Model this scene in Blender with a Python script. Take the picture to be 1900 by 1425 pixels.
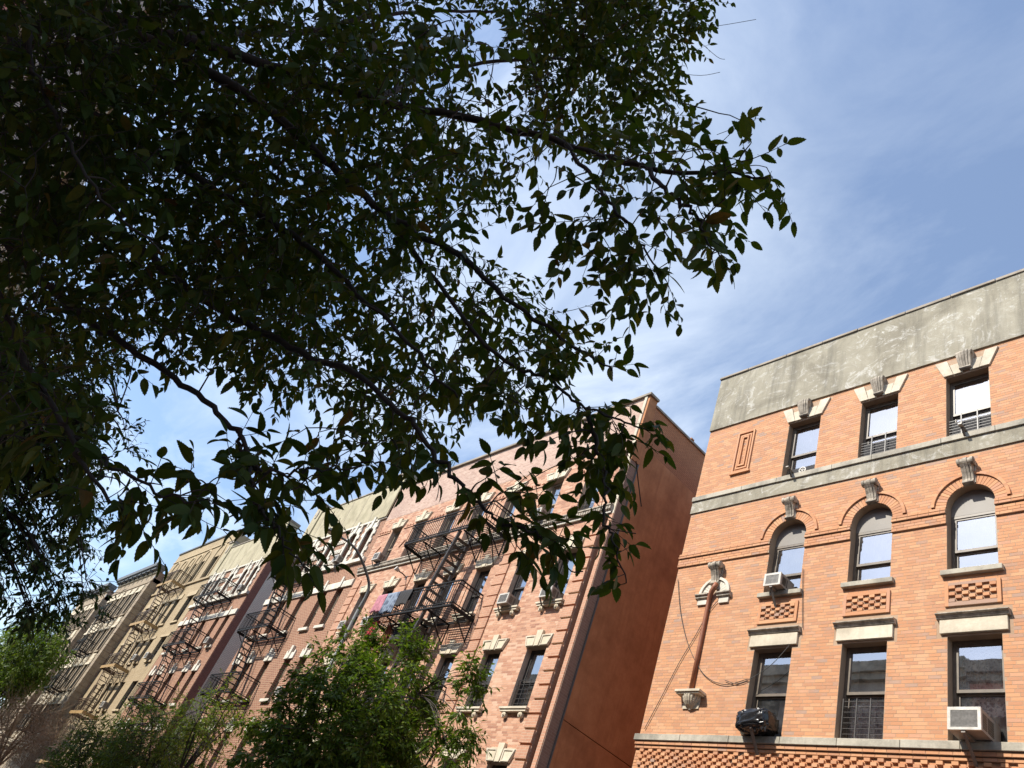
import bpy, math, random
import numpy as np
from mathutils import Matrix, Vector, Euler

# ------------------------------------------------------------------ reset
for o in list(bpy.data.objects): bpy.data.objects.remove(o)
scn = bpy.context.scene
COL = scn.collection
R_ = math.radians
rng = np.random.default_rng(7)
random.seed(7)

# ------------------------------------------------------------------ camera
# camera axes in world space (x right, y up, z back as columns); +X runs right along the street,
# +Y from the camera across the street to the house fronts, +Z up.  House fronts stand at y = 13.
FPX = 1455.83
CAMR = np.array([[0.64421579, 0.29619395, 0.70516321],
                 [0.68893676, -0.6251572, -0.36680325],
                 [0.33219296, 0.7221133, -0.60679504]])
CAMP = np.array([0.0, 0.0, 1.6])
cam = bpy.data.cameras.new("camera")
cam.sensor_fit = 'HORIZONTAL'; cam.sensor_width = 36.0
cam.lens = FPX / 1900 * 36.0
cam.clip_start = 0.05; cam.clip_end = 3000
camo = bpy.data.objects.new("camera", cam); COL.objects.link(camo)
m = Matrix.Identity(4)
for i in range(3):
    for j in range(3): m[i][j] = CAMR[i][j]
    m[i][3] = CAMP[i]
camo.matrix_world = m
scn.camera = camo

# ------------------------------------------------------------------ sky and sun
SUN = np.array([-0.33, -0.97, 1.03]); SUN /= np.linalg.norm(SUN)      # towards the sun
elev = math.asin(SUN[2]); azim = math.atan2(SUN[0], SUN[1])
w = bpy.data.worlds.new("World"); scn.world = w; w.use_nodes = True
nt = w.node_tree; nt.nodes.clear()
N = nt.nodes.new; L = nt.links.new
sky = N('ShaderNodeTexSky'); sky.sky_type = 'NISHITA'; sky.sun_disc = False
sky.sun_elevation = elev; sky.sun_rotation = azim
sky.air_density = 1.15; sky.dust_density = 0.9; sky.ozone_density = 4.0; sky.altitude = 20
tc = N('ShaderNodeTexCoord')
sep = N('ShaderNodeSeparateXYZ'); L(tc.outputs['Generated'], sep.inputs[0])
mx = N('ShaderNodeMath'); mx.operation = 'MAXIMUM'; L(sep.outputs['Z'], mx.inputs[0]); mx.inputs[1].default_value = 0.06
dx = N('ShaderNodeMath'); dx.operation = 'DIVIDE'; L(sep.outputs['X'], dx.inputs[0]); L(mx.outputs[0], dx.inputs[1])
dy = N('ShaderNodeMath'); dy.operation = 'DIVIDE'; L(sep.outputs['Y'], dy.inputs[0]); L(mx.outputs[0], dy.inputs[1])
cmb = N('ShaderNodeCombineXYZ'); L(dx.outputs[0], cmb.inputs[0]); L(dy.outputs[0], cmb.inputs[1])
mp = N('ShaderNodeMapping'); L(cmb.outputs[0], mp.inputs[0])
mp.inputs['Rotation'].default_value = (0, 0, R_(28)); mp.inputs['Scale'].default_value = (0.55, 1.25, 1)
n1 = N('ShaderNodeTexNoise'); n1.inputs['Scale'].default_value = 2.2; n1.inputs['Detail'].default_value = 9
n1.inputs['Roughness'].default_value = 0.6; n1.inputs['Distortion'].default_value = 0.7
L(mp.outputs[0], n1.inputs['Vector'])
n2 = N('ShaderNodeTexNoise'); n2.inputs['Scale'].default_value = 0.75; n2.inputs['Detail'].default_value = 3
L(cmb.outputs[0], n2.inputs['Vector'])
r1 = N('ShaderNodeMapRange'); r1.inputs['From Min'].default_value = 0.42; r1.inputs['From Max'].default_value = 0.80
L(n1.outputs['Fac'], r1.inputs['Value'])
r2 = N('ShaderNodeMapRange'); r2.inputs['From Min'].default_value = 0.30; r2.inputs['From Max'].default_value = 0.62
L(n2.outputs['Fac'], r2.inputs['Value'])
mm = N('ShaderNodeMath'); mm.operation = 'MULTIPLY'; L(r1.outputs[0], mm.inputs[0]); L(r2.outputs[0], mm.inputs[1])
mm2 = N('ShaderNodeMath'); mm2.operation = 'MULTIPLY_ADD'; L(mm.outputs[0], mm2.inputs[0])
mm2.inputs[1].default_value = 0.80; mm2.inputs[2].default_value = 0.09; mm2.use_clamp = True
mix = N('ShaderNodeMix'); mix.data_type = 'RGBA'
L(mm2.outputs[0], mix.inputs['Factor']); L(sky.outputs[0], mix.inputs[6]); mix.inputs[7].default_value = (5.3, 5.8, 6.3, 1)
bg = N('ShaderNodeBackground'); bg.inputs['Strength'].default_value = 0.15
L(mix.outputs[2], bg.inputs['Color'])
wo = N('ShaderNodeOutputWorld'); L(bg.outputs[0], wo.inputs[0])

sl = bpy.data.lights.new("sun", 'SUN'); sl.energy = 4.7; sl.angle = R_(0.53); sl.color = (1.0, 0.94, 0.84)
so = bpy.data.objects.new("sun", sl); COL.objects.link(so)
so.rotation_euler = Vector(SUN.tolist()).to_track_quat('Z', 'Y').to_euler(); so.location = (0, -20, 60)

scn.view_settings.view_transform = 'Standard'; scn.view_settings.look = 'None'
scn.view_settings.exposure = 0.62; scn.view_settings.gamma = 1.0; scn.view_settings.use_curve_mapping = False
scn.render.engine = 'CYCLES'
scn.cycles.max_bounces = 8; scn.cycles.transparent_max_bounces = 12
scn.cycles.caustics_reflective = False; scn.cycles.caustics_refractive = False
scn.render.resolution_x = 1024; scn.render.resolution_y = 768

# ------------------------------------------------------------------ helpers
def P(px, py, d):
    """point at distance d (m) from the camera in the direction of a photograph pixel"""
    v = CAMR @ np.array([px - 950.0, 712.5 - py, -FPX]); v /= np.linalg.norm(v)
    return CAMP + v * d

def on_y(px, py, y):
    v = CAMR @ np.array([px - 950.0, 712.5 - py, -FPX])
    return CAMP + v * (y / v[1])

WL = {}
def link(o, parent=None, loc=(0, 0, 0), rot=None):
    COL.objects.link(o)
    o.location = loc
    if rot is not None: o.rotation_euler = rot
    if parent is not None:
        o.parent = parent
        pl = WL[parent.name]
        o.matrix_parent_inverse = Matrix.Translation((-pl[0], -pl[1], -pl[2]))
    WL[o.name] = tuple(loc)
    return o

def thing(name, label, cat, loc=(0, 0, 0), group=None):
    o = bpy.data.objects.new(name, None); o.empty_display_size = 0.3
    link(o, None, loc)
    o['label'] = label; o['category'] = cat
    if group: o['group'] = group
    return o

def tag(o, label=None, cat=None, group=None, kind=None):
    if label: o['label'] = label
    if cat: o['category'] = cat
    if group: o['group'] = group
    if kind: o['kind'] = kind
    return o

class MB:
    def __init__(s): s.v = []; s.f = []
    def quad(s, a, b, c, d):
        n = len(s.v); s.v += [tuple(a), tuple(b), tuple(c), tuple(d)]; s.f.append((n, n+1, n+2, n+3)); return s
    def box(s, x0, x1, y0, y1, z0, z1):
        n = len(s.v)
        s.v += [(x0,y0,z0),(x1,y0,z0),(x1,y1,z0),(x0,y1,z0),(x0,y0,z1),(x1,y0,z1),(x1,y1,z1),(x0,y1,z1)]
        s.f += [(n,n+3,n+2,n+1),(n+4,n+5,n+6,n+7),(n,n+1,n+5,n+4),(n+1,n+2,n+6,n+5),(n+2,n+3,n+7,n+6),(n+3,n,n+4,n+7)]
        return s
    def bar(s, a, b, t, t2=None):
        """square bar from a to b"""
        t2 = t2 or t
        a = Vector(a); b = Vector(b); d = (b - a)
        if d.length < 1e-6: return s
        d.normalize()
        up = Vector((0,0,1)) if abs(d.z) < 0.95 else Vector((0,1,0))
        x = d.cross(up).normalized() * t / 2; y = x.cross(d).normalized() * t2 / 2
        n = len(s.v)
        for p in (a, b):
            for q in (-x-y, x-y, x+y, -x+y): s.v.append(tuple(p + q))
        s.f += [(n,n+1,n+2,n+3),(n+7,n+6,n+5,n+4),(n,n+4,n+5,n+1),(n+1,n+5,n+6,n+2),(n+2,n+6,n+7,n+3),(n+3,n+7,n+4,n)]
        return s
    def prism(s, poly, y0, y1):
        """poly: list of (x,z), anticlockwise seen from -Y"""
        n = len(s.v); k = len(poly)
        s.v += [(x, y0, z) for x, z in poly] + [(x, y1, z) for x, z in poly]
        s.f.append(tuple(range(n, n+k))); s.f.append(tuple(range(n+2*k-1, n+k-1, -1)))
        for i in range(k):
            j = (i+1) % k; s.f.append((n+j, n+i, n+k+i, n+k+j))
        return s
    def prism_yz(s, poly, x0, x1):
        """poly: list of (y,z), extruded along x"""
        n = len(s.v); k = len(poly)
        s.v += [(x0, y, z) for y, z in poly] + [(x1, y, z) for y, z in poly]
        s.f.append(tuple(range(n, n+k))); s.f.append(tuple(range(n+2*k-1, n+k-1, -1)))
        for i in range(k):
            j = (i+1) % k; s.f.append((n+j, n+i, n+k+i, n+k+j))
        return s
    def tube(s, pts, rad, k=6, cap=True):
        pts = [np.asarray(p, float) for p in pts]
        if not hasattr(rad, '__len__'): rad = [rad]*len(pts)
        n = len(s.v); prev = None
        for i, p in enumerate(pts):
            a = pts[max(i-1,0)]; b = pts[min(i+1,len(pts)-1)]
            t = b-a; t = t/(np.linalg.norm(t)+1e-9)
            if prev is None:
                ref = np.array([0,0,1.0]) if abs(t[2]) < 0.9 else np.array([1.0,0,0])
                u = np.cross(t, ref)
            else:
                u = prev - t*np.dot(prev, t)
            u /= np.linalg.norm(u)+1e-9; prev = u
            w_ = np.cross(t, u)
            for j in range(k):
                an = 2*math.pi*j/k
                s.v.append(tuple(p + rad[i]*(u*math.cos(an) + w_*math.sin(an))))
        for i in range(len(pts)-1):
            for j in range(k):
                a = n+i*k+j; b = n+i*k+(j+1)%k
                s.f.append((a, b, b+k, a+k))
        if cap:
            s.f.append(tuple(range(n+k-1, n-1, -1))); e = n+(len(pts)-1)*k
            s.f.append(tuple(range(e, e+k)))
        return s
    def mesh(s, name, mat, smooth=False):
        me = bpy.data.meshes.new(name); me.from_pydata(s.v, [], s.f); me.update()
        if mat: me.materials.append(mat)
        if smooth:
            me.polygons.foreach_set('use_smooth', [True]*len(me.polygons))
        return me
    def build(s, name, mat, parent=None, loc=(0,0,0), smooth=False, bevel=0):
        o = bpy.data.objects.new(name, s.mesh(name, mat, smooth))
        link(o, parent, loc)
        if bevel:
            b = o.modifiers.new('bevel', 'BEVEL'); b.width = bevel; b.segments = 2; b.limit_method = 'ANGLE'
        return o

def inst(name, me, parent, loc, rot=None, scale=None):
    o = bpy.data.objects.new(name, me); link(o, parent, loc, rot)
    if scale: o.scale = scale
    return o

def np_mesh(name, V, F, mat, smooth=False):
    """V (n,3) array, F list of (m,k) int arrays"""
    me = bpy.data.meshes.new(name)
    me.vertices.add(len(V)); me.vertices.foreach_set('co', np.asarray(V, np.float32).ravel())
    loops = np.concatenate([f.ravel() for f in F]).astype(np.int32)
    tot = np.concatenate([np.full(len(f), f.shape[1]) for f in F]).astype(np.int32)
    st = np.concatenate([[0], np.cumsum(tot)[:-1]]).astype(np.int32)
    me.loops.add(len(loops)); me.loops.foreach_set('vertex_index', loops)
    me.polygons.add(len(tot)); me.polygons.foreach_set('loop_start', st); me.polygons.foreach_set('loop_total', tot)
    me.update(calc_edges=True)
    me.polygons.foreach_set('use_smooth', np.full(len(tot), bool(smooth)))
    if mat: me.materials.append(mat)
    return me

# ------------------------------------------------------------------ materials
def mat_new(name):
    m = bpy.data.materials.new(name); m.use_nodes = True
    return m, m.node_tree.nodes, m.node_tree.links, m.node_tree.nodes['Principled BSDF']

def rgb(*c): return (c[0], c[1], c[2], 1.0)

def ramp(n, stops, interp='LINEAR'):
    r = n.new('ShaderNodeValToRGB'); r.color_ramp.interpolation = interp
    e = r.color_ramp.elements
    while len(e) < len(stops): e.new(0.5)
    for el, (p, c) in zip(e, stops): el.position = p; el.color = rgb(*c)
    return r

def noise(n, l, scale, detail=4, rough=0.55, vec=None, dist=0):
    t = n.new('ShaderNodeTexNoise'); t.inputs['Scale'].default_value = scale
    t.inputs['Detail'].default_value = detail; t.inputs['Roughness'].default_value = rough
    t.inputs['Distortion'].default_value = dist
    if vec is not None: l.new(vec, t.inputs['Vector'])
    return t

def pos(n): return n.new('ShaderNodeNewGeometry').outputs['Position']

def mixc(n, l, fac, a, b, mode='MIX'):
    x = n.new('ShaderNodeMix'); x.data_type = 'RGBA'; x.blend_type = mode
    for s_, v in (('Factor', fac), (6, a), (7, b)):
        if hasattr(v, 'links') or isinstance(v, bpy.types.NodeSocket): l.new(v, x.inputs[s_])
        elif isinstance(v, (int, float)): x.inputs[s_].default_value = v
        else: x.inputs[s_].default_value = rgb(*v)
    return x.outputs[2]

def maprange(n, l, v, a, b, c=0.0, d=1.0):
    r = n.new('ShaderNodeMapRange'); l.new(v, r.inputs['Value'])
    for k, x in zip(('From Min','From Max','To Min','To Max'), (a,b,c,d)): r.inputs[k].default_value = x
    return r.outputs[0]

def stretch(n, l, vec, sx, sy, sz):
    mp_ = n.new('ShaderNodeMapping'); l.new(vec, mp_.inputs[0]); mp_.inputs['Scale'].default_value = (sx, sy, sz)
    return mp_.outputs[0]

def bumpn(n, l, h, bsdf, strength=0.4, dist=0.01):
    b = n.new('ShaderNodeBump'); b.inputs['Strength'].default_value = strength; b.inputs['Distance'].default_value = dist
    l.new(h, b.inputs['Height']); l.new(b.outputs[0], bsdf.inputs['Normal'])

def m_plain(name, c, rough=0.6, var=0.12, scale=6, metal=0.0, bump=0.0):
    m, n, l, b = mat_new(name)
    t = noise(n, l, scale, 5, 0.6, pos(n))
    d = tuple(x*(1-var*2) for x in c); e = tuple(min(1, x*(1+var)) for x in c)
    r = ramp(n, [(0.3, d), (0.7, e)]); l.new(t.outputs['Fac'], r.inputs[0])
    l.new(r.outputs[0], b.inputs['Base Color']); b.inputs['Roughness'].default_value = rough
    b.inputs['Metallic'].default_value = metal
    if bump: bumpn(n, l, t.outputs['Fac'], b, bump, 0.02)
    return m

def m_brickgeo(name, stops, grime=0.35, patch=0.45, pale=(0.62,0.45,0.34)):
    """for bricks that are geometry: one colour per brick (per island and per object)"""
    m, n, l, b = mat_new(name)
    g = n.new('ShaderNodeNewGeometry'); oi = n.new('ShaderNodeObjectInfo')
    ad = n.new('ShaderNodeMath'); ad.operation = 'ADD'
    l.new(g.outputs['Random Per Island'], ad.inputs[0]); l.new(oi.outputs['Random'], ad.inputs[1])
    fr = n.new('ShaderNodeMath'); fr.operation = 'FRACT'; l.new(ad.outputs[0], fr.inputs[0])
    p = g.outputs['Position']
    big = noise(n, l, 0.55, 4, 0.6, p)
    sh = n.new('ShaderNodeMath'); sh.operation = 'MULTIPLY_ADD'; l.new(big.outputs['Fac'], sh.inputs[0])
    sh.inputs[1].default_value = 0.55; l.new(fr.outputs[0], sh.inputs[2])
    sb = n.new('ShaderNodeMath'); sb.operation = 'SUBTRACT'; l.new(sh.outputs[0], sb.inputs[0]); sb.inputs[1].default_value = 0.275
    r = ramp(n, stops); l.new(sb.outputs[0], r.inputs[0])
    fine = noise(n, l, 38, 4, 0.65, p)
    c = mixc(n, l, maprange(n, l, fine.outputs['Fac'], 0.35, 0.75, 0.0, 0.45), r.outputs[0], (0.42, 0.24, 0.15))
    st = noise(n, l, 1.0, 5, 0.65, stretch(n, l, p, 1.3, 1.3, 0.25))
    c = mixc(n, l, maprange(n, l, st.outputs['Fac'], 0.52, 0.8, 0.0, grime), c, (0.30, 0.22, 0.17))
    ef = noise(n, l, 0.9, 7, 0.7, stretch(n, l, p, 1, 1, 0.6), 0.8)
    c = mixc(n, l, maprange(n, l, ef.outputs['Fac'], 0.54, 0.74, 0.0, patch), c, pale)
    so_ = noise(n, l, 1.0, 6, 0.7, stretch(n, l, p, 5, 5, 0.35))
    c = mixc(n, l, maprange(n, l, so_.outputs['Fac'], 0.58, 0.75, 0.0, 0.4), c, (0.24,0.15,0.105))
    l.new(c, b.inputs['Base Color']); b.inputs['Roughness'].default_value = 0.85
    bumpn(n, l, fine.outputs['Fac'], b, 0.3, 0.004)
    return m

def m_bricktex(name, c1, c2, mortar, bw=0.21, rh=0.07, ms=0.006, patch=(0.5,0.4,0.3), patch_amt=0.3, rough=0.85, bump=0.6):
    """bricks too far away to be told apart one by one"""
    m, n, l, b = mat_new(name)
    p = pos(n); sp = n.new('ShaderNodeSeparateXYZ'); l.new(p, sp.inputs[0])
    ad = n.new('ShaderNodeMath'); ad.operation = 'ADD'; l.new(sp.outputs[0], ad.inputs[0]); l.new(sp.outputs[1], ad.inputs[1])
    cb = n.new('ShaderNodeCombineXYZ'); l.new(ad.outputs[0], cb.inputs[0]); l.new(sp.outputs[2], cb.inputs[1])
    t = n.new('ShaderNodeTexBrick'); l.new(cb.outputs[0], t.inputs['Vector'])
    t.inputs['Color1'].default_value = rgb(*c1); t.inputs['Color2'].default_value = rgb(*c2); t.inputs['Mortar'].default_value = rgb(*mortar)
    t.inputs['Scale'].default_value = 1; t.inputs['Mortar Size'].default_value = ms; t.inputs['Mortar Smooth'].default_value = 0.2
    t.inputs['Brick Width'].default_value = bw; t.inputs['Row Height'].default_value = rh; t.inputs['Bias'].default_value = 0.0
    big = noise(n, l, 0.5, 5, 0.65, p)
    c = mixc(n, l, maprange(n, l, big.outputs['Fac'], 0.42, 0.75, 0.0, patch_amt), t.outputs['Color'], patch)
    st = noise(n, l, 1.0, 5, 0.65, stretch(n, l, p, 1.5, 1.5, 0.2))
    c = mixc(n, l, maprange(n, l, st.outputs['Fac'], 0.5, 0.8, 0.0, 0.35), c, tuple(x*0.45 for x in c2))
    l.new(c, b.inputs['Base Color']); b.inputs['Roughness'].default_value = rough
    inv = n.new('ShaderNodeMath'); inv.operation = 'SUBTRACT'; inv.inputs[0].default_value = 1; l.new(t.outputs['Fac'], inv.inputs[1])
    bumpn(n, l, inv.outputs[0], b, bump, 0.006)
    return m

def m_stone(name, base, dark, streak=0.5, light=None, rough=0.85, sc=1.0):
    m, n, l, b = mat_new(name); p = pos(n)
    t = noise(n, l, 2.2*sc, 8, 0.65, p)
    r = ramp(n, [(0.3, dark), (0.55, base), (0.8, light or tuple(min(1, x*1.15) for x in base))]); l.new(t.outputs['Fac'], r.inputs[0])
    st = noise(n, l, 1.0, 6, 0.6, stretch(n, l, p, 7, 7, 0.5))
    c = mixc(n, l, maprange(n, l, st.outputs['Fac'], 0.5, 0.75, 0.0, streak), r.outputs[0], dark)
    f = noise(n, l, 30, 4, 0.7, p)
    c = mixc(n, l, maprange(n, l, f.outputs['Fac'], 0.3, 0.8, 0.0, 0.35), c, dark)
    l.new(c, b.inputs['Base Color']); b.inputs['Roughness'].default_value = rough
    bumpn(n, l, f.outputs['Fac'], b, 0.35, 0.01)
    return m

def m_cement(name):
    """weathered cement render: grey-tan, pale scuffed patches, dark run-off streaks"""
    m, n, l, b = mat_new(name); p = pos(n)
    t = noise(n, l, 0.9, 9, 0.68, p, 0.8)
    r = ramp(n, [(0.28, (0.17,0.15,0.11)), (0.46, (0.265,0.24,0.18)), (0.60, (0.32,0.293,0.225)), (0.76, (0.40,0.375,0.305))]); l.new(t.outputs['Fac'], r.inputs[0])
    sc = noise(n, l, 1.3, 12, 0.82, stretch(n, l, p, 1, 1, 1.4), 2.2)
    c = mixc(n, l, maprange(n, l, sc.outputs['Fac'], 0.53, 0.62, 0.0, 0.7), r.outputs[0], (0.58,0.565,0.52))
    sp = noise(n, l, 4.5, 6, 0.7, stretch(n, l, p, 1, 1, 0.45), 1.0)
    c = mixc(n, l, maprange(n, l, sp.outputs['Fac'], 0.64, 0.70, 0.0, 0.75), c, (0.66,0.65,0.60))
    st = noise(n, l, 1.0, 7, 0.7, stretch(n, l, p, 3.2, 3.2, 0.30))
    c = mixc(n, l, maprange(n, l, st.outputs['Fac'], 0.48, 0.70, 0.0, 0.7), c, (0.12,0.11,0.085))
    ru = noise(n, l, 1.0, 5, 0.7, stretch(n, l, p, 2.6, 2.6, 0.9))
    c = mixc(n, l, maprange(n, l, ru.outputs['Fac'], 0.70, 0.78, 0.0, 0.6), c, (0.30,0.16,0.07))
    l.new(c, b.inputs['Base Color']); b.inputs['Roughness'].default_value = 0.9
    f = noise(n, l, 16, 8, 0.75, p); bumpn(n, l, f.outputs['Fac'], b, 0.6, 0.015)
    return m

def m_glass(name, refl=0.30, tint=(0.80,0.86,0.88)):
    m = bpy.data.materials.new(name); m.use_nodes = True
    n = m.node_tree.nodes; l = m.node_tree.links; n.clear()
    o = n.new('ShaderNodeOutputMaterial'); tr = n.new('ShaderNodeBsdfTransparent'); tr.inputs[0].default_value = rgb(*tint)
    gl = n.new('ShaderNodeBsdfGlossy'); gl.inputs['Roughness'].default_value = 0.012; gl.inputs[0].default_value = (0.95,0.97,1,1)
    p = pos(n); nz = noise(n, l, 1.6, 2, 0.5, p)
    bp = n.new('ShaderNodeBump'); bp.inputs['Strength'].default_value = 0.018; bp.inputs['Distance'].default_value = 0.03
    l.new(nz.outputs['Fac'], bp.inputs['Height']); l.new(bp.outputs[0], gl.inputs['Normal'])
    fr = n.new('ShaderNodeFresnel'); fr.inputs['IOR'].default_value = 1.5
    ad = n.new('ShaderNodeMath'); ad.operation = 'ADD'; ad.use_clamp = True; l.new(fr.outputs[0], ad.inputs[0]); ad.inputs[1].default_value = refl
    df = n.new('ShaderNodeBsdfDiffuse'); df.inputs[0].default_value = (0.5,0.5,0.48,1)
    dn = noise(n, l, 4, 6, 0.7, p)
    mx0 = n.new('ShaderNodeMixShader'); l.new(maprange(n, l, dn.outputs['Fac'], 0.45, 0.8, 0.02, 0.14), mx0.inputs[0]); l.new(tr.outputs[0], mx0.inputs[1]); l.new(df.outputs[0], mx0.inputs[2])
    mx_ = n.new('ShaderNodeMixShader'); l.new(ad.outputs[0], mx_.inputs[0]); l.new(mx0.outputs[0], mx_.inputs[1]); l.new(gl.outputs[0], mx_.inputs[2])
    l.new(mx_.outputs[0], o.inputs[0])
    return m

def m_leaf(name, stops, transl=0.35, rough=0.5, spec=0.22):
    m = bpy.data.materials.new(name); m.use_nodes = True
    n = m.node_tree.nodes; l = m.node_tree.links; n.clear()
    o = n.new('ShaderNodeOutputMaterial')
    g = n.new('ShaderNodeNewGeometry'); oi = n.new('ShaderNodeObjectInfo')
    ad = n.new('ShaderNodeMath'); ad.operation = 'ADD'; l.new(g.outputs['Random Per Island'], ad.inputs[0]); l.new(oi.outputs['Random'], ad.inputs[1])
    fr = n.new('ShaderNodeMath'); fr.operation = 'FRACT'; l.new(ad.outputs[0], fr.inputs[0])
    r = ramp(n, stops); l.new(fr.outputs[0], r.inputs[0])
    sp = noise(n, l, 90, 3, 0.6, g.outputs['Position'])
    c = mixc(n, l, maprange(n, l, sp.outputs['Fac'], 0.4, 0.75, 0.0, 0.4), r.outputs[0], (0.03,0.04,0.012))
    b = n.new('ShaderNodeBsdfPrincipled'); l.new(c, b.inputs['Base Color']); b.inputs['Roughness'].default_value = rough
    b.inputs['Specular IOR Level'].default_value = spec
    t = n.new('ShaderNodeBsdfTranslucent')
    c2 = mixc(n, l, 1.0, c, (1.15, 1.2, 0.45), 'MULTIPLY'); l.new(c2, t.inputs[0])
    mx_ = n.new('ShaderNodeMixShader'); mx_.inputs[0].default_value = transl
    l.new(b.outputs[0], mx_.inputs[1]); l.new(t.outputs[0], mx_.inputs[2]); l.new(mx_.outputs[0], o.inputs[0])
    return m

def m_lace(name, c0, c1, scale=22):
    m, n, l, b = mat_new(name); p = pos(n)
    v = n.new('ShaderNodeTexVoronoi'); v.inputs['Scale'].default_value = scale; v.feature = 'DISTANCE_TO_EDGE'
    t = noise(n, l, 9, 3, 0.6, p, 2.0)
    vm = n.new('ShaderNodeMix'); vm.data_type = 'VECTOR'; vm.inputs[0].default_value = 0.08
    l.new(p, vm.inputs[4]); l.new(t.outputs['Color'], vm.inputs[5]); l.new(vm.outputs[1], v.inputs['Vector'])
    c = mixc(n, l, maprange(n, l, v.outputs['Distance'], 0.10, 0.26), c0, c1)
    l.new(c, b.inputs['Base Color']); b.inputs['Roughness'].default_value = 0.8
    return m

M = {}
M['brick_orange'] = m_brickgeo('brick_orange', [(0.0,(0.36,0.235,0.175)), (0.05,(0.44,0.21,0.11)), (0.30,(0.49,0.222,0.102)), (0.62,(0.535,0.255,0.118)), (0.85,(0.585,0.31,0.155)), (1.0,(0.50,0.255,0.15))], 0.35, 0.28, (0.56,0.37,0.26))
M['mortar'] = m_stone('mortar', (0.40,0.28,0.185), (0.32,0.21,0.135), 0.3, (0.46,0.34,0.24))
M['brick_salmon'] = m_brickgeo('brick_salmon', [(0.0,(0.31,0.14,0.09)), (0.2,(0.41,0.195,0.12)), (0.5,(0.50,0.26,0.16)), (0.8,(0.57,0.33,0.215)), (1.0,(0.62,0.40,0.28))], 0.3, 0.6, (0.62,0.46,0.32))
M['mortar_pink'] = m_stone('mortar_pink', (0.55,0.41,0.31), (0.42,0.28,0.20), 0.25, (0.62,0.48,0.38))
M['brick_pinkgrey'] = m_bricktex('brick_pinkgrey', (0.52,0.36,0.28), (0.36,0.215,0.165), (0.54,0.42,0.34), ms=0.009, patch=(0.33,0.225,0.185), patch_amt=0.55)
M['brick_orange_tex'] = m_bricktex('brick_orange_tex', (0.60,0.28,0.14), (0.50,0.22,0.11), (0.40,0.27,0.18), patch=(0.55,0.33,0.2))
M['brick_red'] = m_bricktex('brick_red', (0.21,0.085,0.052), (0.275,0.12,0.072), (0.44,0.31,0.20), rh=0.085, ms=0.011, patch=(0.33,0.16,0.095), patch_amt=0.35)
M['brick_dark'] = m_bricktex('brick_dark', (0.20,0.085,0.065), (0.26,0.11,0.08), (0.30,0.20,0.16), patch=(0.22,0.12,0.09))
M['brick_white'] = m_bricktex('brick_white', (0.82,0.81,0.70), (0.75,0.74,0.64), (0.55,0.55,0.47), rh=0.085, bw=0.24, ms=0.012, patch=(0.68,0.67,0.57))
M['brick_buff'] = m_bricktex('brick_buff', (0.40,0.305,0.175), (0.34,0.25,0.14), (0.36,0.295,0.20), patch=(0.26,0.19,0.11), patch_amt=0.55)
M['brick_tan'] = m_bricktex('brick_tan', (0.50,0.37,0.23), (0.42,0.31,0.19), (0.36,0.28,0.19), patch=(0.34,0.26,0.17), patch_amt=0.4)
M['brick_grey'] = m_bricktex('brick_grey', (0.40,0.36,0.31), (0.31,0.28,0.25), (0.50,0.47,0.42), patch=(0.3,0.27,0.24))
M['brick_rose'] = m_bricktex('brick_rose', (0.58,0.27,0.21), (0.52,0.23,0.18), (0.55,0.32,0.26), patch=(0.6,0.32,0.26))
M['brick_brown'] = m_bricktex('brick_brown', (0.30,0.195,0.14), (0.25,0.16,0.115), (0.32,0.25,0.20), patch=(0.24,0.17,0.125))
M['cement'] = m_cement('cement')
M['limestone'] = m_stone('limestone', (0.60,0.53,0.41), (0.38,0.33,0.25), 0.5, (0.74,0.68,0.55))
M['limestone_grey'] = m_stone('limestone_grey', (0.46,0.40,0.32), (0.12,0.105,0.085), 0.75, (0.64,0.58,0.48), sc=2.5)
M['sill_stone'] = m_stone('sill_stone', (0.45,0.41,0.33), (0.20,0.185,0.15), 0.5, (0.54,0.50,0.41))
M['white_stone'] = m_stone('white_stone', (0.66,0.62,0.53), (0.43,0.39,0.32), 0.4, (0.73,0.70,0.62))
M['cream_stone'] = m_stone('cream_stone', (0.45,0.355,0.22), (0.38,0.30,0.19), 0.35)
M['tan_stucco'] = m_stone('tan_stucco', (0.43,0.38,0.255), (0.27,0.235,0.15), 0.6, (0.49,0.44,0.31), sc=0.9)
M['orange_stucco'] = m_stone('orange_stucco', (0.48,0.215,0.09), (0.31,0.125,0.048), 0.6, (0.60,0.31,0.145), sc=0.6)
M['orange_brickwall'] = m_bricktex('orange_brickwall', (0.46,0.20,0.09), (0.40,0.17,0.075), (0.26,0.11,0.05), ms=0.009, patch=(0.46,0.22,0.11))
M['tan_stone'] = m_stone('tan_stone', (0.34,0.27,0.185), (0.20,0.155,0.11), 0.55)
M['tan_stone_dark'] = m_stone('tan_stone_dark', (0.33,0.26,0.185), (0.22,0.17,0.12), 0.5)
M['slate'] = m_plain('slate', (0.12,0.125,0.13), 0.6)
M['coping'] = m_stone('coping', (0.33,0.28,0.22), (0.18,0.155,0.125), 0.4)
M['bronze'] = m_plain('bronze', (0.135,0.105,0.075), 0.45, 0.15, 8)
M['frame_dark'] = m_plain('frame_dark', (0.045,0.04,0.036), 0.45)
M['frame_tan'] = m_plain('frame_tan', (0.30,0.24,0.17), 0.55)
M['panel_grey'] = m_plain('panel_grey', (0.20,0.18,0.155), 0.55, 0.08, 2)
M['glass'] = m_glass('glass', 0.36)
M['glass_clear'] = m_glass('glass_clear', 0.06, (0.93,0.95,0.95))
M['glass_bright'] = m_glass('glass_bright', 0.42)
M['curtain'] = m_plain('curtain', (0.50,0.50,0.49), 0.9, 0.08, 5)
M['curtain_grey'] = m_plain('curtain_grey', (0.36,0.37,0.38), 0.9, 0.12, 4)
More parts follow.
